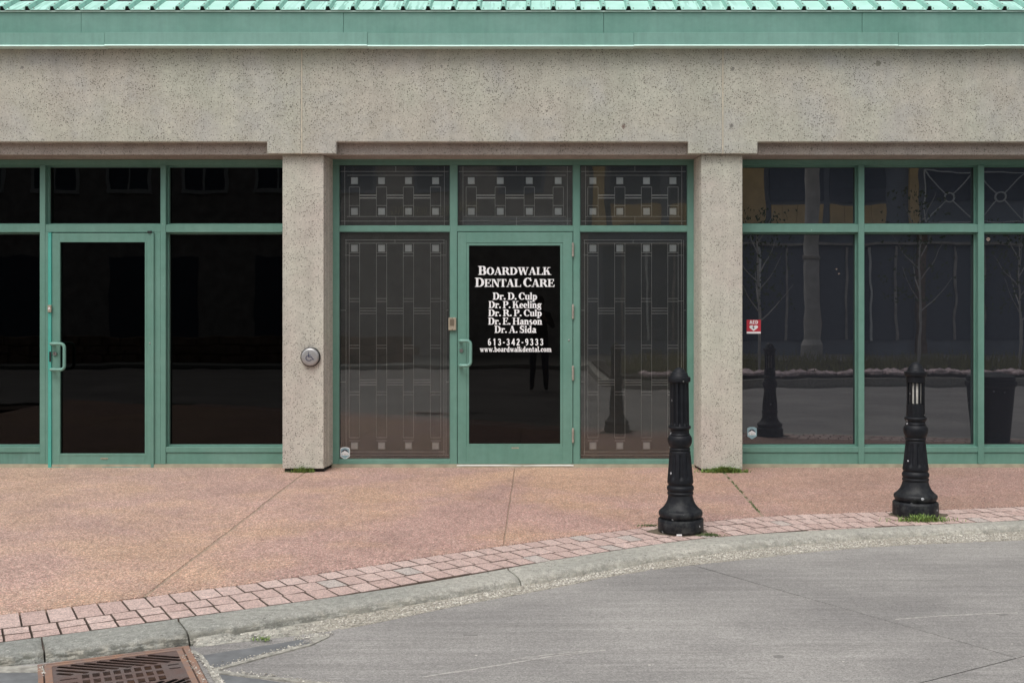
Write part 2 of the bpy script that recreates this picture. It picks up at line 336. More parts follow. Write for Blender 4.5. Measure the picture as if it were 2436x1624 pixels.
# ------------------------------------------------------------------ mesh helpers
class MB:
    def __init__(s): s.v = []; s.f = []; s.m = []
    def add(s, vs, fs, mi=0):
        o = len(s.v); s.v += [tuple(p) for p in vs]; s.f += [tuple(o + i for i in f) for f in fs]; s.m += [mi] * len(fs)
    def box(s, x0, x1, y0, y1, z0, z1, mi=0):
        x0, x1 = sorted((x0, x1)); y0, y1 = sorted((y0, y1)); z0, z1 = sorted((z0, z1))
        s.add([(x0, y0, z0), (x1, y0, z0), (x1, y1, z0), (x0, y1, z0), (x0, y0, z1), (x1, y0, z1), (x1, y1, z1), (x0, y1, z1)],
              [(3, 2, 1, 0), (4, 5, 6, 7), (0, 1, 5, 4), (1, 2, 6, 5), (2, 3, 7, 6), (3, 0, 4, 7)], mi)
    def prism(s, poly, a, b, axis='z', mi=0):
        n = len(poly)
        if axis == 'z': f0 = [(p[0], p[1], a) for p in poly]; f1 = [(p[0], p[1], b) for p in poly]
        else: f0 = [(p[0], a, p[1]) for p in poly]; f1 = [(p[0], b, p[1]) for p in poly]
        s.add(f0 + f1, [tuple(range(n))[::-1], tuple(range(n, 2 * n))] + [(i, (i + 1) % n, n + (i + 1) % n, n + i) for i in range(n)], mi)
    def xprism(s, prof, x0, x1, mi=0):      # prof: (y, z) outline run along x
        n = len(prof); s.add([(x0, *p) for p in prof] + [(x1, *p) for p in prof],
              [tuple(range(n)), tuple(range(n, 2 * n))[::-1]] + [(i, n + i, n + (i + 1) % n, (i + 1) % n) for i in range(n)], mi)
    def tube(s, pts, r, n=10, cap=True, mi=0):
        pts = [Vector(p) for p in pts]; rs = r if isinstance(r, (list, tuple)) else [r] * len(pts)
        vs = []; up = None
        for i, p in enumerate(pts):
            t = (pts[min(i + 1, len(pts) - 1)] - pts[max(i - 1, 0)]).normalized()
            if up is None: up = Vector((0, 0, 1)) if abs(t.z) < .9 else Vector((1, 0, 0))
            a = t.cross(up).normalized(); b = a.cross(t).normalized(); up = b
            vs += [p + (a * math.cos(q) + b * math.sin(q)) * rs[i] for q in [2 * math.pi * k / n for k in range(n)]]
        fs = [(i * n + k, i * n + (k + 1) % n, (i + 1) * n + (k + 1) % n, (i + 1) * n + k) for i in range(len(pts) - 1) for k in range(n)]
        if cap: fs += [tuple(range(n))[::-1], tuple(range((len(pts) - 1) * n, len(pts) * n))]
        s.add(vs, fs, mi)
    def lathe(s, prof, n=32, c=(0, 0, 0), axis='z', rad=None, mi=0):
        vs = []
        for (r, z) in prof:
            for k in range(n):
                a = 2 * math.pi * k / n; rr = r if rad is None else rad(r, z, a)
                x, y = rr * math.cos(a), rr * math.sin(a)
                vs.append((c[0] + x, c[1] + y, c[2] + z) if axis == 'z' else (c[0] + x, c[1] - z, c[2] + y))
        fs = [(i * n + k, i * n + (k + 1) % n, (i + 1) * n + (k + 1) % n, (i + 1) * n + k) for i in range(len(prof) - 1) for k in range(n)]
        fs += [tuple(range(n))[::-1], tuple(range((len(prof) - 1) * n, len(prof) * n))]
        s.add(vs, fs, mi)
    def build(s, name, mats, parent=None, bevel=0.0, smooth=False, loc=None, fix=True):
        me = bpy.data.meshes.new(name); me.from_pydata(s.v, [], s.f)
        for m in (mats if isinstance(mats, (list, tuple)) else [mats]): me.materials.append(m)
        for p, i in zip(me.polygons, s.m): p.material_index = i
        bm = bmesh.new(); bm.from_mesh(me)
        if fix: bmesh.ops.recalc_face_normals(bm, faces=bm.faces)
        if bevel: bmesh.ops.bevel(bm, geom=[e for e in bm.edges if len(e.link_faces) == 2 and e.calc_face_angle(0) > .5],
                                  offset=bevel, segments=1, profile=.5, affect='EDGES', clamp_overlap=True)
        if smooth:
            for f in bm.faces: f.smooth = True
            for e in bm.edges:
                if len(e.link_faces) == 2 and e.calc_face_angle(0) > math.radians(38): e.smooth = False
        bm.to_mesh(me); bm.free()
        o = bpy.data.objects.new(name, me); C.objects.link(o)
        if parent is not None: o.parent = parent
        if loc: o.location = loc
        return o
def empty(name, loc=(0, 0, 0)):
    o = bpy.data.objects.new(name, None); C.objects.link(o); o.location = loc; o.empty_display_size = .1; return o
def tag(o, label=None, cat=None, group=None, kind=None):
    for k, v in (('label', label), ('category', cat), ('group', group), ('kind', kind)):
        if v: o[k] = v
    return o
def rect(name, x0, y0, x1, y1, Ya, Yb, m, parent, bevel=.0015):
    """a box whose front face at depth Ya covers the photograph rectangle"""
    b = MB(); b.box(PX(x0, Ya), PX(x1, Ya), Ya, Yb, PZ(y0, Ya), PZ(y1, Ya)); return b.build(name, m, parent, bevel)
def filled(name, loops, z0, th, m, parent=None):
    """flat plate with holes (first loop outer, the others holes), top at z0"""
    cu = bpy.data.curves.new(name, 'CURVE'); cu.dimensions = '2D'; cu.fill_mode = 'BOTH'; cu.extrude = th / 2
    for lp in loops:
        sp = cu.splines.new('POLY'); sp.points.add(len(lp) - 1); sp.use_cyclic_u = True
        for q, p in zip(sp.points, lp): q.co = (p[0], p[1], 0, 1)
    tmp = bpy.data.objects.new('tmp', cu); C.objects.link(tmp)
    me = bpy.data.meshes.new_from_object(tmp.evaluated_get(bpy.context.evaluated_depsgraph_get()))
    bpy.data.objects.remove(tmp); bpy.data.curves.remove(cu)
    me.name = name; me.materials.clear(); me.materials.append(m); me.transform(Matrix.Translation((0, 0, z0 - th / 2)))
    o = bpy.data.objects.new(name, me); C.objects.link(o)
    if parent is not None: o.parent = parent
    return o

# ------------------------------------------------------------------ the building
YB, YP, YL = -0.36, -0.30, -0.275        # fronts of beam panels, pillars, recessed lintel
bld = empty('commercial_building'); tag(bld, 'grey precast concrete shop building with green frames and a mint metal roof edge', 'building')
XL, XR = -9.55, 9.2
PIL = [-9.53, -5.817, -2.104, 1.612, 5.325, 9.04]    # pillar centres
ztop = PZ(108, YB); zb = PZ(338, YB); zk = PZ(366, YB); zl = PZ(369, YL)
# beam: one precast panel per bay, each with its two corner brackets
hb = .306; gap = .010
for i in range(len(PIL) - 1):
    a, b = PIL[i] + gap / 2, PIL[i + 1] - gap / 2
    pr = [(a, ztop), (b, ztop), (b, zk), (PIL[i + 1] - hb, zk), (PIL[i + 1] - hb, zb), (PIL[i] + hb, zb), (PIL[i] + hb, zk), (a, zk)]
    q = MB(); q.prism(pr, YB, YL - .001, 'y'); q.build('precast_panel', M['beam'], bld, .006)
    q = MB(); q.box(PIL[i] + .17, PIL[i + 1] - .17, YL, .10, zl, ztop); q.build('lintel', M['lintel'], bld, .006)
    q = MB(); q.box(PIL[i] - .17 + .001, PIL[i] + .17 - .001, YL, .1, zk + .006, ztop); q.build('bearing_block', M['lintel'], bld)
    q = MB(); q.box(PIL[i] - gap / 2, PIL[i] + gap / 2, YB + .002, YL - .002, zk, ztop); q.build('joint_sealant', M['joint'], bld)
# pillars: broad face, shallow groove, set-back side
for k, px in enumerate(PIL):
    w = .183; zp0 = 0.026 if k != 2 else .032
    pr = [(px - w, YP), (px + w, YP), (px + w, YP + .035), (px + w - .014, YP + .040), (px + w - .014, YP + .062),
          (px + w + .003, YP + .068), (px + w + .012, YP + .15), (px + w + .016, YP + .155), (px + w + .024, -.02), (px + w + .024, .12),
          (px - w - .024, .12), (px - w - .024, -.02), (px - w - .016, YP + .155), (px - w - .012, YP + .15), (px - w - .003, YP + .068), (px - w + .014, YP + .062), (px - w + .014, YP + .040), (px - w, YP + .035)]
    q = MB(); q.prism(pr, zp0, PZ(369, YP)); q.build('pillar', M['pillar'], bld, .004)
    q = MB(); q.box(px - w + .02, px + w - .02, YP + .02, .1, PZ(369, YP) + .0005, zk + .004); q.build('bearing_pad', M['joint'], bld)
    q = MB(); q.box(px - w + .012, px + w - .004, YP + .035, .08, -.05, zp0 - .001); q.build('pillar_gap_dark', M['dark'], bld)  # near-black block paints the shade in the gap under the pillar
# upper wall behind the fascia, back and side walls, ceiling and floor of the rooms
q = MB(); q.box(XL, XR, .101, .35, PZ(395, .1), 4.0); q.build('wall', M['room'], bld)
q = MB(); q.box(XL, XR, 4.0, 4.2, -.05, 4.0); q.box(XL - .2, XL, YL, 4.2, -.05, 4.0); q.box(XR, XR + .2, YL, 4.2, -.05, 4.0)
for px in (PIL[1], PIL[2], PIL[3], PIL[4]): q.box(px - .05, px + .05, .121, 3.999, 0.03, 3.0)
q.build('interior_wall', M['room'], bld)
q = MB(); q.box(XL, XR, .13, 3.99, 3.0, 3.05); q.build('ceiling', M['room'], bld)
q = MB(); q.box(XL, XR, .13, 3.99, -.02, .02); q.build('interior_floor', M['room'], bld)

# ---- fascia, flashing, roof
YF, YD = -0.435, -0.455
zf0, zf1 = PZ(79, YF), PZ(27, YF)
js = [-400, 193, 817, 1436, 2051, 2660, 3240]; xs = [XL - .05] + [PX(j, YF) for j in [-1020] + js] + [XR + .2]
for a, b in zip(xs[:-1], xs[1:]):
    d = R.uniform(-.002, .002)
    q = MB(); q.box(a + .0012, b - .0012, YF + d, YF + .06, zf0, zf1); q.build('fascia_panel', M['fascia'], bld, .002)
js = [-370, 249, 874, 1508, 2137, 2342, 2960]; xs = [XL - .05] + [PX(j, YD) for j in [-990] + js] + [XR + .2]
for i, (a, b) in enumerate(zip(xs[:-1], xs[1:])):
    d = R.uniform(-.003, .003); dz = (.002 if i % 2 else -.002)
    q = MB(); q.xprism([(YD + d, PZ(78, YD) + dz), (YD + d, PZ(106.5, YD) + dz), (YF + .03, PZ(106.5, YD) + dz), (YF + .03, PZ(78, YD) + dz)], a + .001, b - .001)
    o = q.build('drip_flashing', M['drip'], bld, .001)
    q = MB(); q.xprism([(YD + d, PZ(106.6, YD) + dz), (YD - .016 + d, PZ(110.0, YD) + dz), (YD - .016 + d, PZ(111.0, YD) + dz), (YB - .004, PZ(110.9, YD) + dz), (YB - .004, PZ(107.5, YD) + dz)], a + .001, b - .001)
    q.build('flashing_lip', M['lip'], o)
TH = math.radians(29.3); Ye = YD - .006; Ze = zf1 + .006
def RP(x, t, h): return (x, Ye + t * math.cos(TH) - h * math.sin(TH), Ze + t * math.sin(TH) + h * math.cos(TH))
roof = MB(); T1 = 5.2
c = [RP(XL - .1, .04, -.02), RP(XR + .3, .04, -.02), RP(XR + .3, T1, -.02), RP(XL - .1, T1, -.02), RP(XL - .1, .04, -.008), RP(XR + .3, .04, -.008), RP(XR + .3, T1, -.008), RP(XL - .1, T1, -.008)]
roof.add(c, [(3, 2, 1, 0), (4, 5, 6, 7), (0, 1, 5, 4), (1, 2, 6, 5), (2, 3, 7, 6), (3, 0, 4, 7)])
roof.box(XL, XR, 3.9, 4.2, 4.0, Ze + 2.3)
roof = roof.build('roof', M['shingle'], bld)
q = MB(); q.xprism([(YF - .012, zf1 - .008), (YF - .012, zf1 + .002), (YF + .05, zf1 + .003), (YF + .05, zf1 - .006)], XL - .05, XR + .2); q.build('drip_edge', M['lip'], bld)  # thin pale strip, its light colour brightens the dark band under the eave
tstep = .312; ribx = []; n0 = -38
for n in range(-40, 82):
    x = PX(4.9 + 59.62 * n, Ye)
    if XL < x < XR + .15: ribx.append((n, x))
rib_me = None; sp_ = ribx[1][1] - ribx[0][1]
for n, x in ribx:
    w0, w1, h = .023, .013, .030
    if rib_me is None:
        q = MB(); L = .62; th = .003
        for (pa, pb) in (((-w0, 0), (-w1, h)), ((-w1, h), (w1, h)), ((w1, h), (w0, 0))):
            vs = []
            for t in (0, L):
                for (u, hh) in (pa, pb): vs.append(RP(u, t, hh + .001))
            for t in (0, L):
                for (u, hh) in (pa, pb): vs.append(RP(u * .86, t, max(hh - th, 0) + .001))
            q.add(vs, [(0, 1, 3, 2), (5, 4, 6, 7), (0, 4, 5, 1), (2, 3, 7, 6), (0, 2, 6, 4), (1, 5, 7, 3)])
        ro = q.build('rib', M['rib'], roof); rib_me = ro.data; ro.location.x = x
        q = MB(); q.add([RP(-w0 * .84, .012, .001), RP(w0 * .84, .012, .001), RP(w1 * .84, .012, h - th), RP(-w1 * .84, .012, h - th),
                         RP(-w0 * .84, .03, .001), RP(w0 * .84, .03, .001), RP(w1 * .84, .03, h - th), RP(-w1 * .84, .03, h - th)],
                        [(0, 1, 2, 3), (7, 6, 5, 4), (0, 4, 5, 1), (1, 5, 6, 2), (2, 6, 7, 3), (3, 7, 4, 0)])
        cl = q.build('rib_end_dark', M['dark'], roof); cl_me = cl.data; cl.location.x = x  # near-black plug stands for the shaded hollow of the open rib
        sc_me = []
        for (u, t) in ((-.045, .035), (.045, .035), (0, .075)):
            q = MB(); hh = h if u == 0 else 0
            cc = Vector(RP(u, t, hh + .001)); nn = Vector(RP(0, 0, 1)) - Vector(RP(0, 0, 0))
            q.tube([cc, cc + nn * .007], .0055, 7)
            scw = q.build('roof_screw', M['hinge'], roof); sc_me.append(scw.data); scw.location.x = x
    else:
        for me, nm in [(rib_me, 'rib'), (cl_me, 'rib_end_dark')] + ([(m_, 'roof_screw') for m_ in sc_me] if -3 < n < 44 else []):
            o = bpy.data.objects.new(nm, me); C.objects.link(o); o.parent = roof; o.location.x = x
    e = tstep + R.uniform(-.015, .012); dz = R.uniform(-.001, .001)
    q = MB()
    a, b = x + w0 + .001, x + sp_ - w0 - .001
    c = [RP(a, 0, dz), RP(b, 0, dz), RP(b, e + R.uniform(-.01, .01), dz), RP(a, e, dz)]
    c += [RP(a, 0, dz - .004), RP(b, 0, dz - .004), RP(b, e, dz - .004), RP(a, e, dz - .004)]
    q.add(c, [(0, 1, 2, 3), (7, 6, 5, 4), (0, 4, 5, 1), (1, 5, 6, 2), (2, 6, 7, 3), (3, 7, 4, 0)])
    q.build('roof_sheet', M['roof'], roof)

# ---- concrete sill strip under the frames
for a, b in zip(PIL[:-1], PIL[1:]):
    xa, xb = a + .196, b - .196
    q = MB(); n = 40
    for i in range(n):
        u0 = xa + (xb - xa) * i / n; u1 = xa + (xb - xa) * (i + 1) / n
        f0 = -.020 + .006 * mnoise.noise((u0 * 3, 0, 0)); f1 = -.020 + .006 * mnoise.noise((u1 * 3, 0, 0))
        z0_ = .030
        q.add([(u0, f0, -.03), (u1, f1, -.03), (u1, .12, -.03), (u0, .12, -.03), (u0, f0 + .004, z0_), (u1, f1 + .004, z0_), (u1, .12, z0_), (u0, .12, z0_)],
              [(0, 1, 5, 4), (4, 5, 6, 7), (3, 0, 4, 7) if i == 0 else (2, 1, 5, 6)][:2])
    q.build('concrete_sill', M['sill'], bld, fix=False)

# ------------------------------------------------------------------ shop fronts
YG = .085          # glass of the deep bays
def pane(parent, x0, y0, x1, y1, Y, m):
    q = MB(); q.box(PX(x0 - 6, Y), PX(x1 + 6, Y), Y, Y + .006, PZ(y1 + 6, Y), PZ(y0 - 6, Y)); return q.build('pane', m, parent)
def bead_frame(name, x0, y0, x1, y1, Ya, Yb, w, m, parent, bev=.001):
    """thin frame whose INNER edge at Ya is the pixel rectangle"""
    X0, X1, Z1, Z0 = PX(x0, Ya), PX(x1, Ya), PZ(y0, Ya), PZ(y1, Ya)
    q = MB(); q.box(X0 - w, X0, Ya, Yb, Z0 - w, Z1 + w); q.box(X1, X1 + w, Ya, Yb, Z0 - w, Z1 + w)
    q.box(X0 + .0001, X1 - .0001, Ya, Yb, Z1, Z1 + w); q.box(X0 + .0001, X1 - .0001, Ya, Yb, Z0 - w, Z0)
    return q.build(name, m, parent, bev)
def deep_bay(xl, xr, mull, door=None, glass='glass_r', worn=False):
    """bay with glass set back behind mullions. xl,xr: frame edges (m); mull: list of (x0,x1) in pixels at Y=0"""
    g = M['green']
    zh0, zh1 = PZ(379, 0), PZ(370, 0)
    q = MB(); q.box(xl, xr, -.012, .04, PZ(379.6, 0), zl - .001); q.build('head_sealant', M['sill'], bld, .002)
    q = MB(); q.box(xl, xr, .0, .12, PZ(392.5, 0), PZ(380, 0)); q.build('head_frame', g, bld, .002)
    cols = []; prev = xl
    for (a, b) in mull:
        A, B = PX(a), PX(b)
        q = MB(); q.box(A, B, -.004, .12, .031, PZ(392.8, 0)); q.build('mullion', g, bld, .002)
        cols.append((prev, A)); prev = B
    cols.append((prev, xr))
    for i, (a, b) in enumerate(cols):
        isdoor = door is not None and door[0] == i
        # transom bar
        if not isdoor:
            q = MB(); q.box(a + .0005, b - .0005, .0, .12, PZ(552.5), PZ(534)); q.build('transom_bar', g, bld, .002)
        else:
            q = MB(); q.box(a + .0005, b - .0005, .0, .12, PZ(552.5), PZ(534)); q.build('transom_bar', g, bld, .002)
        rows = [(PZ(533.8), PZ(392.8))] + ([] if isdoor else [(PZ(1062), PZ(552.7))])
        for (z0, z1) in rows:
            q = MB(); w = .012
            q.box(a + .0006, a + w, .055, .115, z0, z1); q.box(b - w, b - .0006, .055, .115, z0, z1)
            q.box(a + w, b - w, .055, .115, z0, z0 + w); q.box(a + w, b - w, .055, .115, z1 - w, z1)
            wnd = q.build('window', g, bld, .001)
            q = MB(); q.box(a + w - .004, b - w + .004, YG, YG + .006, z0 + w - .004, z1 - w + .004); q.build('pane', M[glass], wnd)
            q = MB(); k = .004
            q.box(a + w, a + w + k, YG - .004, YG - .0005, z0 + w, z1 - w); q.box(b - w - k, b - w, YG - .004, YG - .0005, z0 + w, z1 - w)
            q.box(a + w + k, b - w - k, YG - .004, YG - .0005, z0 + w, z0 + w + k); q.box(a + w + k, b - w - k, YG - .004, YG - .0005, z1 - w - k, z1 - w)
            q.build('gasket', M['gasket'], wnd)
        if not isdoor:
            q = MB(); q.xprism([(.0, PZ(1075.5)), (.0, PZ(1063)), (.012, PZ(1062.2)), (.114, PZ(1062.2)), (.114, PZ(1075.5))], a + .0005, b - .0005); q.build('sill_bar', g, bld, .001)
            q = MB(); q.box(a + .001, b - .001, .010, .11, .031, PZ(1076.6)); q.build('kick_panel', M['green_worn'] if worn and i == 0 else g, bld, .001)
pe = .195
# left bay (with the older door) and right bay, plus the bays either side of them
deep_bay(PIL[1] + pe, PIL[2] - pe, [(95, 108), (382, 394.5)], door=(1, 0), glass='glass_l', worn=True)
deep_bay(PIL[3] + pe, PIL[4] - pe, [(2042, 2056), (2326.5, 2341)], glass='glass_r')
deep_bay(PIL[0] + pe, PIL[1] - pe, [(95 - 966, 108 - 966), (382 - 966, 394.5 - 966)], glass='glass_l')
deep_bay(PIL[4] + pe, PIL[5] - pe, [(2042 + 966, 2056 + 966), (2326.5 + 966, 2341 + 966)], glass='glass_r')

# ---- left door
g = M['green']
dj = MB(); dj.box(PX(108.3), PX(115), -.004, .12, .031, PZ(552.8)); dj.box(PX(367), PX(381.7), -.002, .12, .031, PZ(552.8)); dj.build('door_jamb', g, bld, .002)
YDo = -.012
d = MB(); X = lambda a: PX(a, YDo); Z = lambda a: PZ(a, YDo)
d.box(X(123.5), X(142), YDo, .04, Z(1113), Z(554.5)); d.box(X(345), X(359), YDo, .04, Z(1113), Z(554.5))
d.box(X(142) + .0002, X(345) - .0002, YDo, .04, Z(575.5), Z(554.5)); d.box(X(142) + .0002, X(345) - .0002, YDo, .04, Z(1113), Z(1079))
door1 = d.build('door', g, bld, .0015); tag(door1, 'older green glazed door with bright teal hinge strip and no lettering')
bead_frame('glazing_bead', 142.5, 576, 344.5, 1078.5, YDo - .003, YDo + .02, .018, g, door1)
pane(door1, 142, 575.5, 345, 1079, .015, M['glass_l'])
q = MB(); q.box(X(115.3), X(123.2), YDo - .012, .03, Z(1113), Z(554)); q.build('weather_strip', M['teal'], door1, .003)
q = MB(); q.box(X(359.2), X(366.6), YDo - .010, .03, Z(1114), Z(554)); q.build('weather_strip', g, door1, .003)
q = MB(); q.box(X(124), X(366), YDo - .006, YDo + .03, Z(1116), Z(1110)); q.build('door_sweep', M['green'], door1, .002)
q = MB(); q.box(X(124), X(366), YDo + .002, .06, .0, Z(1116.3)); q.build('threshold', M['dark'], door1)
q = MB(); q.box(X(352), X(362), YDo - .016, YDo - .002, Z(554.3), Z(549.5)); q.build('door_stop', M['gasket'], door1)
q = MB(); q.box(X(118.6), X(123.5), YDo - .014, YDo - .0125, Z(860), Z(836)); q.build('latch_slot', M['dark'], door1)
def handle(parent, x0, x1, y0, y1, Y, m):
    r = .0145; pr = .075
    a = Vector(P(x0, y0, Y)); b = Vector(P(x1, y0, Y - pr)); c_ = Vector(P(x1, y1, Y - pr)); d_ = Vector(P(x0, y1, Y))
    # offset pull: leaves the stile, reaches forward and sideways, runs down, returns
    y0p = HC - (y0 - VY) * (D0 + Y) / F; y1p = HC - (y1 - VY) * (D0 + Y) / F
    X0, X1 = PX(x0, Y), PX(x1, Y - pr)
    pts = [(X0, Y + .002, y0p), (X0, Y - pr * .7, y0p)]
    for t in range(1, 5): a_ = t / 4 * math.pi / 2; pts.append((X0 + .022 * (1 - math.cos(a_)), Y - pr * .7 - .022 * math.sin(a_), y0p))
    rr = .035
    for t in range(0, 6): a_ = t / 5 * math.pi / 2; pts.append((X1 - rr + rr * math.sin(a_), Y - pr * .7 - .022, y0p - rr + rr * math.cos(a_)))
    for t in range(0, 6): a_ = t / 5 * math.pi / 2; pts.append((X1 - rr + rr * math.cos(a_), Y - pr * .7 - .022, y1p + rr - rr * math.sin(a_)))
    for t in range(4, 0, -1): a_ = t / 4 * math.pi / 2; pts.append((X0 + .022 * (1 - math.cos(a_)), Y - pr * .7 - .022 * math.sin(a_), y1p))
    pts += [(X0, Y - pr * .7, y1p), (X0, Y + .002, y1p)]
    q = MB(); q.tube(pts, r, 12); return q.build('handle', m, parent, smooth=True)
def cylinder_lock(parent, x, y, Y, r=.019):
    q = MB(); q.lathe([(r, 0), (r, .008), (r * .85, .012), (r * .6, .012), (r * .58, .009), (r * .1, .009)], 20, P(x, y, Y), 'y'); l = q.build('lock', M['steel'], parent, smooth=True)
    q = MB(); xx, yy, zz = P(x, y, Y); q.box(xx - .002, xx + .002, yy - .0105, yy - .009, zz - .007, zz + .007); q.build('keyhole', M['dark'], parent); return l
def nameplate(parent, x, y, Y):
    q = MB(); xx, yy, zz = P(x, y, Y); q.box(xx - .034, xx + .034, yy - .0015, yy + .001, zz - .006, zz + .006); o = q.build('maker_plate', M['sill'], parent, .0005)
    q = MB()
    for k in range(7): q.box(xx - .029 + k * .0085, xx - .029 + k * .0085 + .005, yy - .0020, yy - .0017, zz - .0035, zz + .003)
    q.build('plate_print', M['hinge'], parent)
handle(door1, 128, 153, 817, 878, YDo, M['drip'])
cylinder_lock(door1, 131, 841, YDo - .003)
nameplate(door1, 248, 1090, YDo - .003)
q = MB(); q.lathe([(.008, 0), (.007, .004), (.002, .006)], 12, P(356.5, 816, YDo), 'y'); q.build('screw', M['steel'], door1, smooth=True)

# ---- middle bay : flush frame, lettered door
X = PX; Z = PZ
ml, mr = PIL[2] + pe, PIL[3] - pe
q = MB(); q.box(ml, mr, -.012, .05, Z(377), zl - .001); q.build('head_sealant', M['sill'], bld, .002)
q = MB(); q.box(ml, mr, -.008, .05, Z(383.5), Z(377.4)); q.build('head_channel', M['green'], bld, .002)
q = MB(); q.box(ml, mr, -.003, .08, Z(391.8), Z(383.8)); q.build('head_frame', M['green'], bld, .002)
for (a, b) in ((785, 806), (1071, 1087.3), (1363.6, 1379), (1636, 1659)):
    aa = max(X(a), ml); bb = min(X(b), mr)
    q = MB(); q.box(aa, bb, 0, .08, .031, Z(392)); q.build('mullion', g, bld, .0015)
for s, (a, xx) in enumerate(((ml, .004), (mr, -.004))):
    q = MB(); q.box(a, a + xx * 1.6, -.014, -.001, .031, Z(383.8)); q.build('edge_sealant', M['lip'], bld, .001)
for (a, b) in ((806, 1071), (1087.3, 1363.6), (1379, 1636)):
    q = MB(); q.box(X(a) + .0004, X(b) - .0004, 0, .08, Z(550.5), Z(537.5)); q.build('transom_bar', g, bld, .0015)
for (a, b) in ((806, 1071), (1379, 1636)):
    q = MB(); q.box(X(a) + .0004, X(b) - .0004, 0, .08, .031, Z(1092.5)); q.build('sill_bar', g, bld, .0015)
def mid_window(a, b, y0, y1):
    q = MB(); w = .005
    q.box(X(a) + .0006, X(a) + w, .004, .06, Z(y1), Z(y0)); q.box(X(b) - w, X(b) - .0006, .004, .06, Z(y1), Z(y0))
    q.box(X(a) + w, X(b) - w, .004, .06, Z(y1) + .0003, Z(y1) + w); q.box(X(a) + w, X(b) - w, .004, .06, Z(y0) - w, Z(y0) - .0003)
    wd = q.build('window', g, bld, .0006)
    q = MB(); q.box(X(a) + w - .002, X(b) - w + .002, .016, .022, Z(y1) + w - .002, Z(y0) - w + .002); q.build('pane', M['glass_m'], wd)
    q = MB(); k = .006
    q.box(X(a) + w, X(a) + w + k, .009, .0155, Z(y1) + w, Z(y0) - w); q.box(X(a) + w + k, X(b) - w, .009, .0155, Z(y0) - w - .008, Z(y0) - w)
    q.build('gasket', M['gasket'], wd)
    return wd
YS = .055   # decorative screens hang just inside the glass
def screen(a, b, y0, y1, cols, sqrows, dbl, tri, outer):
    """leaded decorative screen: backing panel, bevelled square tiles, metal came lines"""
    t = empty('decorative_screen', (0, 0, 0)); t.parent = bld
    q = MB(); q.box(PX(a, YS) - .01, PX(b, YS) + .01, YS + .006, YS + .012, PZ(y1, YS) - .01, PZ(y0, YS) + .01); q.build('screen_panel', M['screen'], t)
    h = 8.2
    for (yc) in sqrows:
        for cx in cols:
            q = MB(); xa, xb = PX(cx - h, YS), PX(cx + h, YS); za, zb_ = PZ(yc + h, YS), PZ(yc - h, YS)
            q.add([(xa, YS + .0055, za), (xb, YS + .0055, za), (xb, YS + .0055, zb_), (xa, YS + .0055, zb_),
                   (xa + .008, YS - .001, za + .008), (xb - .008, YS - .001, za + .008), (xb - .008, YS - .001, zb_ - .008), (xa + .008, YS - .001, zb_ - .008)],
                  [(3, 2, 1, 0), (4, 5, 6, 7), (0, 1, 5, 4), (1, 2, 6, 5), (2, 3, 7, 6), (3, 0, 4, 7)])
            q.build('square_tile', M['tile'], t)
    q = MB(); lw = .0016
    def H(x0, x1, y, w=lw): zz = PZ(y, YS); q.box(PX(x0, YS), PX(x1, YS), YS + .001, YS + .0052, zz - w, zz + w)
    def V(x, ya, yb, w=lw * .8): xx = PX(x, YS); q.box(xx - w, xx + w, YS + .0015, YS + .0053, PZ(yb, YS), PZ(ya, YS))
    cw = 12.3
    for (y, both) in dbl:
        for cx in cols:
            H(cx - cw, cx + cw, y)
            if both: H(cx - cw, cx + cw, y + 7)
    for y in tri[0]:
        for c0, c1 in zip(cols[:-1], cols[1:]): H(c0 + cw, c1 - cw, y, tri[1])
    for fn, args in outer(cols, cw): (H if fn == 'H' else V)(*args)
    q.build('came_lines', M['came'], t); return t
cols_l, cols_m, cols_r = [843, 907.5, 971.5, 1036], [1121, 1190, 1259, 1328], [1410.5, 1474.5, 1538, 1601]
for (a, b, cols) in ((806, 1071, cols_l), (1087.3, 1363.6, cols_m), (1379, 1636, cols_r)):
    mid_window(a, b, 391.8, 537.5)
    def outer(cs, cw, a=a, b=b):
        L = [('H', (a + 4, b - 4, 408)), ('H', (cs[0] - 18, cs[-1] + 18, 417)), ('H', (cs[0] - 18, cs[-1] + 18, 515)), ('H', (a + 4, b - 4, 526)),
             ('V', (a + 14, 395, 535)), ('V', (b - 14, 395, 535)), ('V', ((a + b) / 2 + 3, 395, 408)), ('V', ((a + b) / 2 + 3, 515, 535))]
        for cx in cs: L += [('V', (cx - cw, 445, 515)), ('V', (cx + cw, 445, 515))]
        return L
    screen(a, b, 391.8, 537.5, cols, [430, 503], [(445, False), (489, False)], ((464.5, 471), .0042), outer)
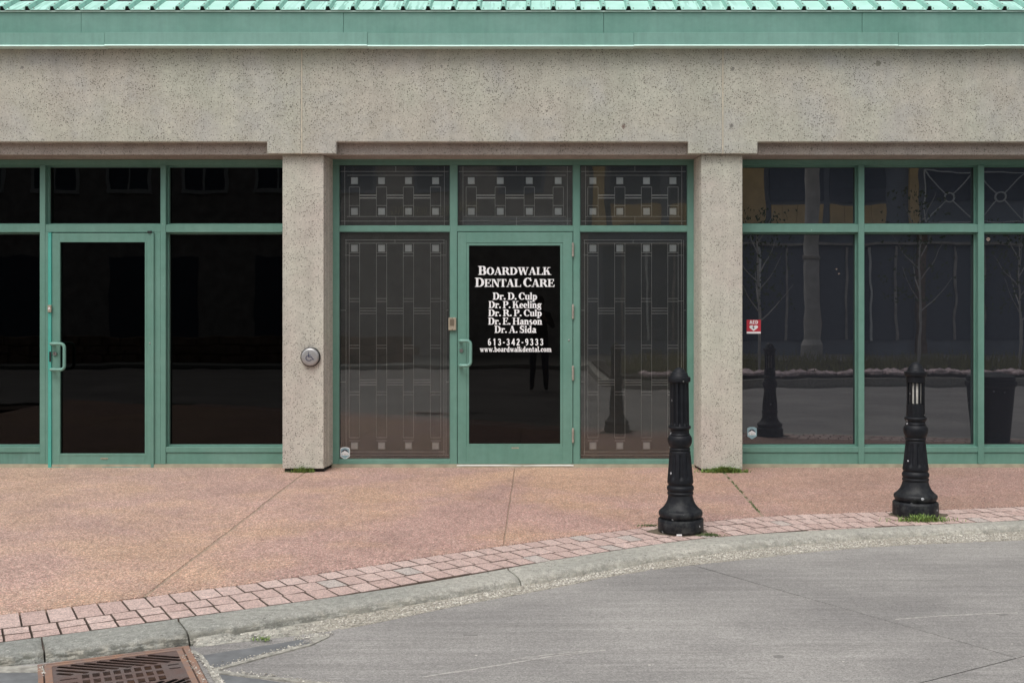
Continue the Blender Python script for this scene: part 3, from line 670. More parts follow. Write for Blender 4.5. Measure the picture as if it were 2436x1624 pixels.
for (a, b, cols) in ((806, 1071, cols_l), (1379, 1636, cols_r)):
    mid_window(a, b, 550.8, 1092.5)
    def outer(cs, cw, a=a, b=b):
        m_ = (cs[1] + cs[2]) / 2
        L = [('H', (cs[0] - 22, cs[-1] + 22, 571)), ('H', (cs[0] - 22, cs[-1] + 22, 578.5)), ('V', (m_, 571, 578)),
             ('H', (cs[0] - 22, cs[-1] + 22, 1074)), ('H', (a + 4, b - 4, 1082)), ('V', (cs[0] - 20, 571, 1082)), ('V', (cs[-1] + 20, 571, 1082)),
             ('V', (cs[-1] + 25, 571, 1082)), ('H', (a + 4, cs[0] - 20, 738)), ('H', (cs[-1] + 25, b - 4, 738)), ('H', (cs[0] - 22, cs[0] - cw, 607)),
             ('H', (a + 4, cs[0] - 20, 908)), ('H', (cs[-1] + 25, b - 4, 908)), ('H', (cs[-1] + cw, cs[-1] + 25, 716)), ('H', (cs[-1] + cw, cs[-1] + 25, 607))]
        for i, cx in enumerate(cs):
            L += [('V', (cx - cw, 579, 1040)), ('V', (cx + cw, 579, 1040))]
        return L
    screen(a, b, 550.8, 1092.5, cols, [590.5, 1060], [(601, True), (710, True), (821, True), (931.5, True), (1040.5, True)], ((733, 739, 745.5, 903, 909, 915), .0019), outer)

# ---- lettered door
Yd = -.006
d = MB(); X2 = lambda a: PX(a, Yd); Z2 = lambda a: PZ(a, Yd)
d.box(X2(1088.6), X2(1109.5), Yd, .045, Z2(1103), Z2(552)); d.box(X2(1339), X2(1362.2), Yd, .045, Z2(1103), Z2(552))
d.box(X2(1109.5) + .0002, X2(1339) - .0002, Yd, .045, Z2(577.5), Z2(552)); d.box(X2(1109.5) + .0002, X2(1339) - .0002, Yd, .045, Z2(1103), Z2(1061.5))
door = d.build('door', g, bld, .0012); tag(door, 'green glazed door with white lettering for the dental office')
bead_frame('glazing_bead', 1115.6, 584, 1332.8, 1055.4, Yd + .002, Yd + .02, .0223, g, door, .001)
pane(door, 1115.5, 583.8, 1333, 1055.6, .008, M['glass_d'])
handle(door, 1095.5, 1119.5, 810, 868.5, Yd, M['drip'])
cylinder_lock(door, 1097.5, 833.5, Yd)
nameplate(door, 1225.5, 1065, Yd)
q = MB(); q.lathe([(.008, 0), (.007, .004), (.002, .006)], 12, P(1353.5, 809, Yd), 'y'); q.build('screw', M['steel'], door, smooth=True)
for (ya, yb) in ((579, 609), (725, 757), (871, 903), (1019, 1051)):
    xx = PX(1363, -.012); z0_, z1_ = PZ(yb, -.012), PZ(ya, -.012); q = MB(); n = 5
    for k in range(n):
        za = z0_ + (z1_ - z0_) * k / n; q.lathe([(.0105, za + .0015), (.0105, za + (z1_ - z0_) / n - .0015)], 12, (xx, -.016, 0))
        if k < n - 1: q.lathe([(.007, za + (z1_ - z0_) / n - .0016), (.007, za + (z1_ - z0_) / n + .0016)], 8, (xx, -.016, 0))
    q.lathe([(.0095, z1_ - .001), (.007, z1_ + .006)], 10, (xx, -.016, 0)); q.lathe([(.007, z0_ - .006), (.0095, z0_ + .001)], 10, (xx, -.016, 0))
    q.build('hinge', M['hinge'], door, smooth=True)
q = MB(); q.box(PX(1086.5), PX(1364.5), -.020, .1, .012, PZ(1104.3)); q.build('threshold', M['threshold'], door, .003)

# ------------------------------------------------------------------ lettering
def arcpts(cx, cy, rx, ry, a0, a1, n=14):
    return [(cx + rx * math.cos(math.radians(a0 + (a1 - a0) * i / n)), cy + ry * math.sin(math.radians(a0 + (a1 - a0) * i / n)), math.radians(a0 + (a1 - a0) * i / n)) for i in range(n + 1)]
class Pen:
    """a bold roman drawn with strokes; every polygon steps forward a hair so none are coplanar"""
    def __init__(s): s.polys = []
    def quad(s, *p): s.polys.append(list(p))
    def st(s, x, y0, y1, w=.2, sl=True, sr=True, top=True, bot=True, sf=.085, sh=.055):
        s.quad((x, y0), (x + w, y0), (x + w, y1), (x, y1))
        l = sf if sl else 0; r = sf if sr else 0
        if bot: s.quad((x - l, y0), (x + w + r, y0), (x + w + r, y0 + sh), (x - l, y0 + sh))
        if top: s.quad((x - l, y1 - sh), (x + w + r, y1 - sh), (x + w + r, y1), (x - l, y1))
    def hb(s, x0, x1, y, h=.07): s.quad((x0, y), (x1, y), (x1, y + h), (x0, y + h))
    def dg(s, xa, ya, xb, yb, w): s.quad((xa, ya), (xa + w, ya), (xb + w, yb), (xb, yb))
    def arc(s, cx, cy, rx, ry, a0, a1, tk=.2, tn=.07):
        o = []; i_ = []
        for (x, y, a) in arcpts(cx, cy, rx, ry, a0, a1):
            o.append((x, y)); i_.append((cx + (rx - tk) * math.cos(a), cy + (ry - tn) * math.sin(a)))
        for k in range(len(o) - 1): s.quad(o[k], o[k + 1], i_[k + 1], i_[k])
    def dot(s, x, y, r=.1): s.quad(*[(x + r * math.cos(a), y + r * math.sin(a)) for a in [k * math.pi / 4 for k in range(8)]])
def glyph(ch):
    p = Pen(); a = p.arc; st = p.st; hb = p.hb; dg = p.dg; W = .7; xh = .66
    if ch == 'B': st(.08, 0, 1, sr=False); hb(.28, .5, .93); hb(.28, .5, .48); hb(.28, .52, 0); a(.46, .74, .22, .26, -90, 90, .19); a(.48, .27, .25, .275, -90, 90, .2); W = .76
    elif ch == 'O': a(.42, .5, .4, .52, 0, 360, .21, .06); W = .84
    elif ch == 'A': dg(.08, 0, .36, 1, .07); dg(.56, 0, .31, 1, .21); hb(.2, .62, .28, .06); hb(.0, .25, 0, .055); hb(.5, .86, 0, .055); W = .85
    elif ch == 'R': st(.08, 0, 1); hb(.28, .48, .93); hb(.28, .48, .47); a(.46, .735, .24, .265, -90, 90, .2); dg(.62, 0, .36, .5, .22); hb(.62, .9, 0, .055); W = .86
    elif ch == 'D': st(.08, 0, 1, sr=False); hb(.28, .42, .93); hb(.28, .42, 0); a(.38, .5, .42, .5, -90, 90, .21, .07); W = .84
    elif ch == 'W': dg(.3, 0, .08, 1, .2); dg(.34, 0, .58, 1, .08); dg(.76, 0, .5, 1, .2); dg(.82, 0, 1.06, 1, .07); hb(0, .36, .945, .055); hb(.42, .8, .945, .055); hb(.96, 1.22, .945, .055); W = 1.2
    elif ch == 'L': st(.08, 0, 1); hb(.28, .66, 0); p.quad((.6, 0), (.7, 0), (.7, .28), (.66, .28)); W = .72
    elif ch == 'K': st(.08, 0, 1); dg(.26, .42, .58, 1, .09); dg(.56, 0, .36, .58, .23); hb(.5, .78, .945, .055); hb(.5, .9, 0, .055); W = .88
    elif ch == 'E': st(.08, 0, 1); hb(.28, .62, .93); hb(.28, .5, .47); hb(.28, .64, 0); p.quad((.58, .72), (.64, .72), (.66, 1), (.56, 1)); p.quad((.6, 0), (.7, 0), (.72, .28), (.67, .28)); p.quad((.46, .36), (.51, .36), (.51, .66), (.46, .66)); W = .74
    elif ch == 'F': st(.08, 0, 1); hb(.28, .62, .93); hb(.28, .5, .47); p.quad((.58, .72), (.64, .72), (.66, 1), (.56, 1)); p.quad((.46, .36), (.51, .36), (.51, .66), (.46, .66)); W = .68
    elif ch == 'N': st(.1, 0, 1, .08, top=False); dg(.6, 0, .12, 1, .22); st(.68, 0, 1, .08, bot=False); hb(0, .3, .945, .055); W = .86
    elif ch == 'T': st(.26, 0, 1, .21, top=False); hb(.03, .7, .93); p.quad((.0, .7), (.05, .7), (.1, 1), (.02, 1)); p.quad((.68, .7), (.73, .7), (.71, 1), (.63, 1)); W = .73
    elif ch == 'C': a(.42, .5, .4, .52, 45, 318, .21, .06); p.quad((.62, .66), (.68, .66), (.7, 1.0), (.64, 1.0)); a(.44, .5, .34, .52, 20, 50, .07, .07); W = .76
    elif ch == 'P': st(.08, 0, 1); hb(.28, .46, .93); hb(.28, .46, .42); a(.44, .71, .26, .29, -90, 90, .2); W = .74
    elif ch == 'H': st(.08, 0, 1); st(.62, 0, 1); hb(.28, .62, .47); W = .9
    elif ch == 'S': a(.3, .74, .24, .28, 35, 250, .17, .08); a(.34, .28, .26, .3, -145, 75, .17, .08); dg(.34, .36, .12, .62, .2); p.quad((.52, .7), (.57, .7), (.57, 1), (.52, 1)); p.quad((.04, 0), (.09, 0), (.09, .32), (.04, .32)); W = .66
    elif ch == 'U': st(.08, .26, 1, .2, bot=False); a(.38, .28, .3, .3, 180, 360, .16, .08); st(.62, .26, 1, .07, bot=False); W = .78
    elif ch == 'I': st(.08, 0, 1); W = .36
    elif ch == 'J': st(.2, .12, 1, .19, bot=False); a(.17, .12, .22, .2, 200, 360, .16, .08); W = .48
    elif ch == 'G': a(.42, .5, .4, .52, 45, 340, .21, .06); st(.58, 0, .42, .2, bot=False); p.quad((.64, .68), (.69, .68), (.7, 1.0), (.65, 1.0)); W = .86
    elif ch == 'r': st(.06, 0, xh, .17, sr=True, top=False); hb(0, .2, xh - .05, .05); a(.32, xh - .2, .14, .2, 60, 170, .12, .12); p.dot(.42, xh - .1, .085); W = .5
    elif ch == 'u': st(.07, .14, xh, .17, sr=False, bot=False); a(.25, .17, .18, .18, 180, 330, .15, .09); st(.4, 0, xh, .17, sr=False, sl=True, bot=False); hb(.4, .64, 0, .05); W = .64
    elif ch == 'l': st(.06, 0, 1, .17, top=False); hb(0, .2, .95, .05); W = .31
    elif ch == 'i': st(.06, 0, xh, .17, top=False); hb(0, .2, xh - .05, .05); p.dot(.15, .89, .105); W = .31
    elif ch == 'p': st(.06, -.28, xh, .17, top=False); hb(0, .2, xh - .05, .05); a(.32, .32, .25, .35, -140, 140, .17, .08); W = .6
    elif ch == 'b': st(.06, 0, 1, .17, top=False, bot=False); hb(0, .2, .95, .05); a(.32, .32, .25, .35, -140, 140, .17, .08); W = .6
    elif ch == 'd': st(.37, 0, 1, .17, top=False, bot=False); hb(.3, .5, .95, .05); hb(.4, .62, 0, .05); a(.28, .32, .25, .35, 40, 320, .17, .08); W = .63
    elif ch == 'e': a(.27, .33, .25, .35, 0, 315, .17, .08); hb(.1, .5, .34, .06); W = .53
    elif ch == 'n': st(.06, 0, xh, .17, top=False); hb(0, .2, xh - .05, .05); a(.34, xh - .22, .2, .23, 0, 150, .16, .1); st(.38, 0, xh - .2, .17, top=False); W = .64
    elif ch == 'm': st(.06, 0, xh, .17, top=False); hb(0, .2, xh - .05, .05); a(.33, xh - .22, .2, .23, 0, 150, .16, .1); st(.37, 0, xh - .2, .17, top=False); a(.64, xh - .22, .2, .23, 0, 150, .16, .1); st(.68, 0, xh - .2, .17, top=False); W = .94
    elif ch == 'g': a(.27, .42, .22, .26, 0, 360, .15, .07); a(.28, -.08, .26, .2, 0, 360, .1, .08); dg(.12, .06, .08, .2, .14); hb(.1, .5, .06, .1); hb(.42, .58, .58, .08); W = .57
    elif ch == 'a': st(.32, .06, xh - .15, .17, top=False, bot=False); a(.28, xh - .2, .21, .22, 0, 160, .16, .09); a(.24, .18, .2, .2, 60, 340, .14, .08); hb(.36, .58, 0, .07); W = .57
    elif ch == 's': a(.22, xh - .18, .17, .2, 40, 250, .12, .08); a(.25, .18, .19, .2, -145, 75, .12, .08); dg(.26, .22, .08, .44, .17); W = .48
    elif ch == 'o': a(.28, .33, .26, .36, 0, 360, .17, .07); W = .57
    elif ch == 'w': dg(.2, 0, .04, xh, .17); dg(.24, 0, .4, xh, .07); dg(.48, 0, .32, xh, .17); dg(.53, 0, .68, xh, .07); hb(0, .26, xh - .05, .05); hb(.3, .5, xh - .05, .05); hb(.6, .8, xh - .05, .05); W = .8
    elif ch == 'k': st(.06, 0, 1, .17, top=False); hb(0, .2, .95, .05); dg(.2, .26, .4, xh, .08); dg(.4, 0, .26, .38, .2); hb(.34, .6, xh - .05, .05); hb(.34, .66, 0, .05); W = .65
    elif ch == 't': st(.1, .12, .86, .17, top=False, bot=False); a(.26, .13, .16, .15, 180, 320, .12, .08); hb(0, .4, xh - .07, .07); W = .42
    elif ch == 'c': a(.27, .33, .25, .35, 40, 320, .17, .08); p.dot(.42, .5, .09); W = .5
    elif ch == '.': p.dot(.13, .1, .105); W = .3
    elif ch == ' ': W = .22
    return p.polys, W
def sans(ch):
    p = Pen(); a = p.arc; q = p.quad; k = .2; W = .62
    V = lambda x, y0, y1, w=k: q((x, y0), (x + w, y0), (x + w, y1), (x, y1))
    if ch == '6': a(.3, .31, .27, .32, 0, 360, k, .15); a(.36, .6, .33, .41, 75, 205, k, .15); V(.03, .3, .55)
    elif ch == '1': V(.22, 0, 1); q((.05, .66), (.22, .76), (.3, 1), (.2, 1))
    elif ch == '3': a(.28, .74, .26, .27, -70, 165, k, .15); a(.29, .28, .28, .3, -165, 80, k, .15); V(.2, .43, .58, .14)
    elif ch == '4': V(.34, 0, 1); V(.0, .22, .38, .62); p.dg(.0, .3, .34, 1, .2)
    elif ch == '2': a(.29, .7, .27, .31, -25, 170, k, .15); p.dg(.02, .06, .3, .6, .24); V(.02, 0, .16, .55)
    elif ch == '9': a(.3, .69, .27, .32, 0, 360, k, .15); a(.24, .4, .33, .41, -105, 25, k, .15); V(.37, .45, .7)
    elif ch == '-': V(.04, .34, .5, .3); W = .38
    elif ch == 'A': p.dg(.0, 0, .24, 1, .2); p.dg(.52, 0, .26, 1, .2); V(.14, .2, .36, .44); W = .74
    elif ch == 'E': V(.04, 0, 1); V(.04, 0, .17, .52); V(.04, .42, .58, .46); V(.04, .83, 1, .52); W = .64
    elif ch == 'D': V(.04, 0, 1); V(.2, 0, .17, .12); V(.2, .83, 1, .12); a(.3, .5, .38, .5, -90, 90, k, .17); W = .74
    elif ch == 'T': V(.22, 0, 1); V(0, .83, 1, .62)
    elif ch == 'O': a(.38, .5, .38, .52, 0, 360, k, .16); W = .78
    elif ch == 'P': V(.04, 0, 1); V(.2, .83, 1, .12); V(.2, .38, .54, .12); a(.3, .69, .3, .31, -90, 90, k, .16); W = .62
    return p.polys, W
def text_mesh(s, x0, x1, yb, ycap, Y, mb, fn=glyph, small=None, track=.0, bold=0.0):
    """fit the string between pixel columns x0..x1, baseline yb, capital top ycap, at depth Y facing -Y"""
    seq = []; x = 0.0
    for i, ch in enumerate(s):
        k = 1.0
        if small is not None and not small(i): k = .86
        polys, w = fn(ch); seq.append((polys, x, k)); x += w * k + track
    tot = x - track; sx = (PX(x1, Y) - PX(x0, Y)) / tot; X0 = PX(x0, Y); Zb = PZ(yb, Y); H = PZ(ycap, Y) - Zb
    n = 0
    for polys, ox, k in seq:
        for pl in polys:
            cx = sum(p[0] for p in pl) / len(pl); cy = sum(p[1] for p in pl) / len(pl)
            pts = []
            for (u, v) in pl:
                L = math.hypot(u - cx, v - cy) + 1e-6; u += (u - cx) / L * bold; v += (v - cy) / L * bold
                pts.append((X0 + (ox + u * k) * sx, Zb + v * k * H))
            e = .00002 * (n % 40); n += 1
            mb.prism(pts, Y - .0008 - e, Y - .0001, 'y')
Yt = .0075
lines = [("BOARDWALK", 1138, 1311, 653.5, 633, dict(small=lambda i: i == 0)), ("DENTAL CARE", 1130.5, 1319.5, 682, 661, dict(small=lambda i: i in (0, 7))),
         ("Dr. D. Culp", 1172.5, 1278, 712.5, 696, {}), ("Dr. P. Keeling", 1162.5, 1288, 732.5, 716.3, {}), ("Dr. R. P. Culp", 1162, 1289, 751.8, 736, {}),
         ("Dr. E. Hanson", 1161.5, 1290, 771.8, 755.5, {}), ("Dr. A. Sida", 1176.5, 1276, 791.3, 775, {}),
         ("www.boardwalkdental.com", 1141.5, 1312, 836.5, 824, {})]
for (s, a, b, yb, yc, kw) in lines:
    q = MB(); text_mesh(s, a, b, yb, yc, Yt, q, bold=.022, **kw); q.build('lettering', M['white'], door, fix=True)
q = MB(); text_mesh("613-342-9333", 1160.5, 1293, 821.3, 805.2, Yt, q, fn=sans, track=.24); q.build('lettering', M['white'], door)

# ------------------------------------------------------------------ small things fixed to the front
def disc(mb, x, y, z, r, t, n=40, r2=None):
    mb.lathe([(r, 0), (r if r2 is None else r2, t)], n, (x, y, z), 'y')
# accessible door button on the left pillar
bx, _, bz = P(739.5, 848.5, YP); k_ = (D0 + YP) / F
t = empty('door_button', (bx, YP, bz)); tag(t, 'round steel push plate with a blue wheelchair symbol on the concrete pillar', 'push button')
q = MB(); q.lathe([(.0865, 0), (.0865, .022), (.081, .026), (.02, .026)], 48, (0, 0, 0), 'y'); q.build('rubber_ring', M['rubber'], t, smooth=True)
q = MB(); q.lathe([(.0785, .026), (.0785, .034), (.076, .038), (.066, .044), (.064, .0445), (.005, .0445)], 64, (0, 0, 0), 'y'); q.build('steel_plate', M['brushed'], t, smooth=True)
q = MB(); u = .0009   # wheelchair symbol, drawn in units of the zoomed photograph
S = lambda x, y: ((x - 620) / 15.68 * k_, -(y - 762) / 15.68 * k_)
n_ = [0]
def stroke(pts, w):
    for (a, b) in zip(pts[:-1], pts[1:]):
        a = Vector(S(*a)); b = Vector(S(*b)); d_ = (b - a).normalized(); nn = Vector((-d_.y, d_.x)) * w
        a2, b2 = a - d_ * w * .5, b + d_ * w * .5; e = .00002 * n_[0]; n_[0] += 1
        q.prism([tuple(a2 + nn), tuple(a2 - nn), tuple(b2 - nn), tuple(b2 + nn)], -.0462 - e, -.0446, 'y')
ww = .0030
stroke([(566, 640), (566, 760)], ww * 1.1); stroke([(566, 700), (650, 700)], ww); stroke([(560, 750), (682, 750), (738, 860), (768, 842)], ww)
stroke([(590 + 112 * math.cos(math.radians(a)), 800 - 100 * math.sin(math.radians(a))) for a in range(122, 335, 12)], ww)
hx, hz = S(568, 597); q.lathe([(.0045, .0446), (.0045, .0468)], 16, (hx, 0, hz), 'y')
q.build('wheelchair_symbol', M['blue'], t)
# reader box on the mullion beside the lettered door
rx0, rx1, rz0, rz1 = PX(1066.5, -.03), PX(1085, -.03), PZ(785.5, -.03), PZ(755, -.03)
t = empty('door_bell_box', ((rx0 + rx1) / 2, 0, rz0)); tag(t, 'small beige plastic entry box on the green post beside the dental office door', 'entry box')
w = (rx1 - rx0) / 2; h = rz1 - rz0
q = MB(); q.box(-w, w, -.030, -.0005, 0, h); q.build('housing', M['keybox'], t, .004)
q = MB(); q.box(-w + .014, w - .018, -.0325, -.0305, h * .36, h * .86); q.build('reader_window', M['keydark'], t, .001)
q = MB(); q.lathe([(.004, .0301), (.004, .0325)], 12, (0, 0, h * .94), 'y'); q.lathe([(.004, .0301), (.004, .0325)], 12, (0, 0, h * .06), 'y'); q.build('screw', M['dark'], t)
q = MB(); q.box(-.011, .011, -.032, -.0301, h * .19, h * .26); q.build('button', M['hinge'], t, .0008)
# alarm contact on the teal strip
cx_, _, cz_ = P(118.3, 734, -.03)
t = empty('door_contact', (cx_, YDo - .012, cz_)); tag(t, 'tiny beige contact block with a red dot on the teal hinge strip', 'door contact')
q = MB(); q.box(-.0165, .0165, -.016, 0, -.033, .033); q.build('housing', M['keybox'], t, .003)
q = MB(); q.box(-.008, .008, -.0185, -.0162, -.008, .012); q.build('cover', M['white'], t, .0008)
q = MB(); q.lathe([(.004, .0188), (.003, .0205)], 10, (0, 0, .002), 'y'); q.build('indicator', M['red'], t)
# AED sticker
YGs = YG - .0006
t = empty('aed_sticker', (PX(1793.5, YGs), YGs, PZ(777, YGs))); tag(t, 'red AED sticker with a white heart on the window beside the right pillar', 'sticker')
kk = (D0 + YGs) / F
A_ = lambda x, y: (((1760 + x / 22.4) - 1793.5) * kk, -((740 + y / 22.4) - 777) * kk)
a0, a1 = A_(365, 1195), A_(1118, 455)
q = MB(); q.box(a0[0], a1[0], -.0006, 0, a0[1], a1[1]); q.build('red_field', M['red'], t)
b0, b1 = A_(368, 1192), A_(1115, 1088)
q = MB(); q.box(b0[0], b1[0], -.0010, -.0007, b0[1], b1[1]); q.build('white_band', M['white'], t)
q = MB(); ht = []
for i in range(28):
    a = 2 * math.pi * i / 28; hx = 16 * math.sin(a) ** 3; hy = 13 * math.cos(a) - 5 * math.cos(2 * a) - 2 * math.cos(3 * a) - math.cos(4 * a)
    ht.append(A_(738 + hx * 14.6, 880 - hy * 11.2))
q.prism(ht, -.0010, -.0007, 'y'); q.build('heart', M['white'], t)
q = MB(); q.prism([A_(*p) for p in ((650, 880), (715, 800), (790, 900), (745, 905), (770, 970), (700, 930), (720, 880))], -.0014, -.0011, 'y'); q.build('bolt', M['navy'], t)
q = MB(); text_mesh("AED", 1760 + 515 / 22.4, 1760 + 980 / 22.4, 740 + 680 / 22.4, 740 + 485 / 22.4, YGs - .0008, q, fn=sans, track=.03)
q.v = [(x - t.location.x, y - t.location.y, z - t.location.z) for x, y, z in q.v]; q.build('lettering', M['white'], t)
# security company shields
def shield(px, py, Y, label, pale):
    t = empty('security_sticker', (PX(px, Y), Y, PZ(py, Y))); tag(t, label, 'sticker', 'shield stickers in window corners')
    kk = (D0 + Y) / F
    def out(s, cy=0): return [((x - 617) / 19.6 * kk * s, -((y - 735) / 19.6 * kk * s) + cy) for x, y in
        [(617, 445), (700, 452), (760, 470), (825, 505), (840, 560), (838, 890), (617, 1022), (398, 890), (388, 560), (405, 505), (470, 470), (535, 452)]]
    q = MB(); q.prism(out(1), -.0006, 0, 'y'); q.build('shield', M['skyblue'] if pale else M['white'], t)
    q = MB(); q.prism(out(.88), -.0009, -.0007, 'y'); q.build('inner_shield', M['skyblue'], t)
    Q = lambda x, y: ((x - 617) / 19.6 * kk, -(y - 735) / 19.6 * kk)
    q = MB(); q.prism([Q(*p) for p in ((440, 710), (470, 640), (540, 570), (610, 550), (690, 570), (750, 640), (785, 720), (720, 670), (660, 640), (600, 600), (550, 650), (500, 670))], -.0013, -.0010, 'y'); q.build('roof_mark', M['navy'], t)
    q = MB(); q.prism([Q(*p) for p in ((445, 715), (500, 672), (550, 655), (600, 610), (660, 645), (720, 675), (785, 722), (790, 830), (445, 830))], -.0012, -.00095, 'y'); q.build('white_field', M['white'], t)
    q = MB(); text_mesh("TOP", px + (480 - 617) / 19.6, px + (740 - 617) / 19.6, py + (815 - 735) / 19.6, py + (745 - 735) / 19.6, Y - .0014, q, fn=sans, track=.5)
    q.v = [(x - t.location.x, y - t.location.y, z - t.location.z) for x, y, z in q.v]; q.build('lettering', M['hinge'], t)
shield(821, 1077.5, .0154, 'white shield sticker with blue tip in the corner of the dental office window', False)
shield(1789, 1029.5, YGs, 'pale blue shield sticker low on the window right of the second pillar', True)
# lamps seen far inside the right hand shop
for i, (x, y, Y, r) in enumerate(((2351, 569, 2.2, .022), (1996, 651, 2.8, .010), (1990, 640, 3.3, .009))):
    t = empty('interior_lamp', P(x, y, Y)); tag(t, ('warm round lamp bulb glowing behind the far right window', 'left and lower of two tiny lamps inside the shop', 'right and upper of two tiny lamps inside the shop')[i], 'lamp', 'lamps inside the shop')
    q = MB(); q.lathe([(.002, r), (r * .7, r * .7), (r, 0), (r * .7, -r * .7), (.002, -r)], 14); q.build('bulb', M['lamp'], t, smooth=True)
    q = MB(); zt = 2.995 - t.location.z; q.tube([(0, 0, r), (0, 0, zt)], .004, 6); q.build('cord', M['dark'], t)

# ------------------------------------------------------------------ pavement, pavers, kerb, road
def curve(px, z):
    pts = [G(x, y, z) for x, y in px]; pts.sort(); X_ = [p[0] for p in pts]; Y_ = [p[1] for p in pts]
    sl = (Y_[2] - Y_[0]) / (X_[2] - X_[0]); sr = (Y_[-1] - Y_[-3]) / (X_[-1] - X_[-3])
    X_ = [X_[0] - 5] + X_ + [X_[-1] + 6]; Y_ = [Y_[0] - 5 * sl] + Y_ + [Y_[-1] + 6 * sr]
    xs = np.linspace(X_[0], X_[-1], 1200); ys = np.interp(xs, X_, Y_)
    kn = np.hanning(61); kn /= kn.sum(); pad = np.concatenate([ys[0] - (ys[1] - ys[0]) * np.arange(30, 0, -1), ys, ys[-1] + (ys[-1] - ys[-2]) * np.arange(1, 31)])
    ys = np.convolve(pad, kn, 'valid')
    return lambda X: float(np.interp(X, xs, ys))
ZR = -.045      # road level at the kerb
fA = curve([(0, 1460), (174, 1441), (349, 1417.5), (523, 1395.5), (697, 1372), (820, 1353), (974, 1329), (1149, 1303), (1323, 1279), (1532, 1252), (1675, 1239), (1813, 1227), (1955, 1220), (2122, 1215.5), (2240, 1211), (2436, 1203)], 0)
fB = curve([(0, 1526), (122, 1511), (279, 1490), (453, 1466), (593, 1446), (820, 1415), (974, 1392), (1149, 1361), (1323, 1329), (1497, 1303), (1620, 1284), (1778, 1270), (1955, 1259.5), (2133, 1251), (2311, 1242), (2436, 1236)], 0)
fC = curve([(0, 1585), (122, 1576), (279, 1556), (440, 1532), (558, 1510), (697, 1489), (820, 1467), (974, 1443), (1149, 1410), (1288, 1388), (1462, 1355), (1620, 1328), (1778, 1308), (1955, 1292), (2133, 1280), (2436, 1265)], ZR)
fD = curve([(0, 1588), (122, 1578), (279, 1559), (440, 1541), (593, 1523), (697, 1511), (820, 1497), (974, 1462), (1149, 1426), (1281, 1405), (1462, 1366), (1620, 1345), (1778, 1329), (1955, 1309), (2133, 1296), (2436, 1284)], ZR)
XS, XE = -7.6, 9.0
sidewalk = tag(empty('sidewalk'), kind='structure')
q = MB(); n = 60; top = [(XS + (XE - XS) * i / n, fC(XS + (XE - XS) * i / n) + .12) for i in range(n + 1)]
q.prism(top + [(XE, .11), (XS, .11)], -.13, -.022); q.build('joint_bed', M['bed'], sidewalk)
# slabs: pavement field cut along the joints seen in the photograph
def jline(a, b): # returns x as a function of y along the joint through two photograph points
    (x0, y0), (x1, y1) = G(*a), G(*b); return lambda Y: x0 + (Y - y0) * (x1 - x0) / (y1 - y0)
J = [jline((718, 1129), (370, 1397)), jline((1224, 1118), (1199, 1287)), jline((1721, 1122), (1815, 1227)), ]
J.append(lambda Y, f=J[2]: f(Y) + 3.75)
J.insert(0, lambda Y, f=J[0]: f(Y) - 3.7)
wid = [.006, .007, .003, .0085, .006]
def jwob(k, Y): return .006 * mnoise.noise((k * 7.3, Y * 5, 0)) + .003 * mnoise.noise((k * 3, Y * 22, 0))
def cutx(k, side):   # polyline of slab edge along joint k, from facade to A curve
    pts = []
    for i in range(25):
        Y = .10 - i * .2
        xx = J[k](Y)
        if Y < fA(xx): break
        pts.append((xx + jwob(k, Y) + side * wid[k], Y))
    # end on the A curve
    lo, hi = -6.0, .1
    for _ in range(40):
        m_ = (lo + hi) / 2
        if m_ > fA(J[k](m_)): hi = m_
        else: lo = m_
    xx = J[k](lo); pts.append((xx + side * wid[k] + jwob(k, lo), lo + .012)); return pts
edges = [[(XS, .1), (XS, fA(XS) + .01)]] + [None] * 0
for k in range(len(J)):
    left = edges[-1]; right = cutx(k, -1)
    xa, xb = left[-1][0], right[-1][0]; m_ = max(4, int((xb - xa) / .06))
    low = [(xa + (xb - xa) * i / m_, fA(xa + (xb - xa) * i / m_) + .010 + .004 * mnoise.noise((xa + (xb - xa) * i / m_ * 9, 1, 0))) for i in range(1, m_)]
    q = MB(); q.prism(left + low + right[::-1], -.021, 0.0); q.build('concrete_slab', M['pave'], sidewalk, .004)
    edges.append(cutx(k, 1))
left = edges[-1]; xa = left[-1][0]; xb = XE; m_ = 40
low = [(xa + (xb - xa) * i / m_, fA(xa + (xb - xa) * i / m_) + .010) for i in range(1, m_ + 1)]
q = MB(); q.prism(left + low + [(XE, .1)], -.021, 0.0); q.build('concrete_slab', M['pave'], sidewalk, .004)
M['filler'] = simple('joint_filler', (0.33, 0.255, 0.19), .9, var=.3, sc=20)
for k in range(len(J)):
    a_ = [(e[0] + .0, e[1]) for e in edges[k + 1]]; b_ = cutx(k, -1)
    q = MB(); n_k = min(len(a_), len(b_))
    for i in range(n_k - 1):
        q.add([(b_[i][0] - .004, b_[i][1], 0), (b_[i + 1][0] - .004, b_[i + 1][1], 0), (a_[i + 1][0] + .004, a_[i + 1][1], 0), (a_[i][0] + .004, a_[i][1], 0)], [(0, 1, 2, 3)])
    q.v = [(x, y, -.0045 if k != 2 else -.007) for x, y, z in q.v]; q.build('joint_filler', M['filler'], sidewalk)
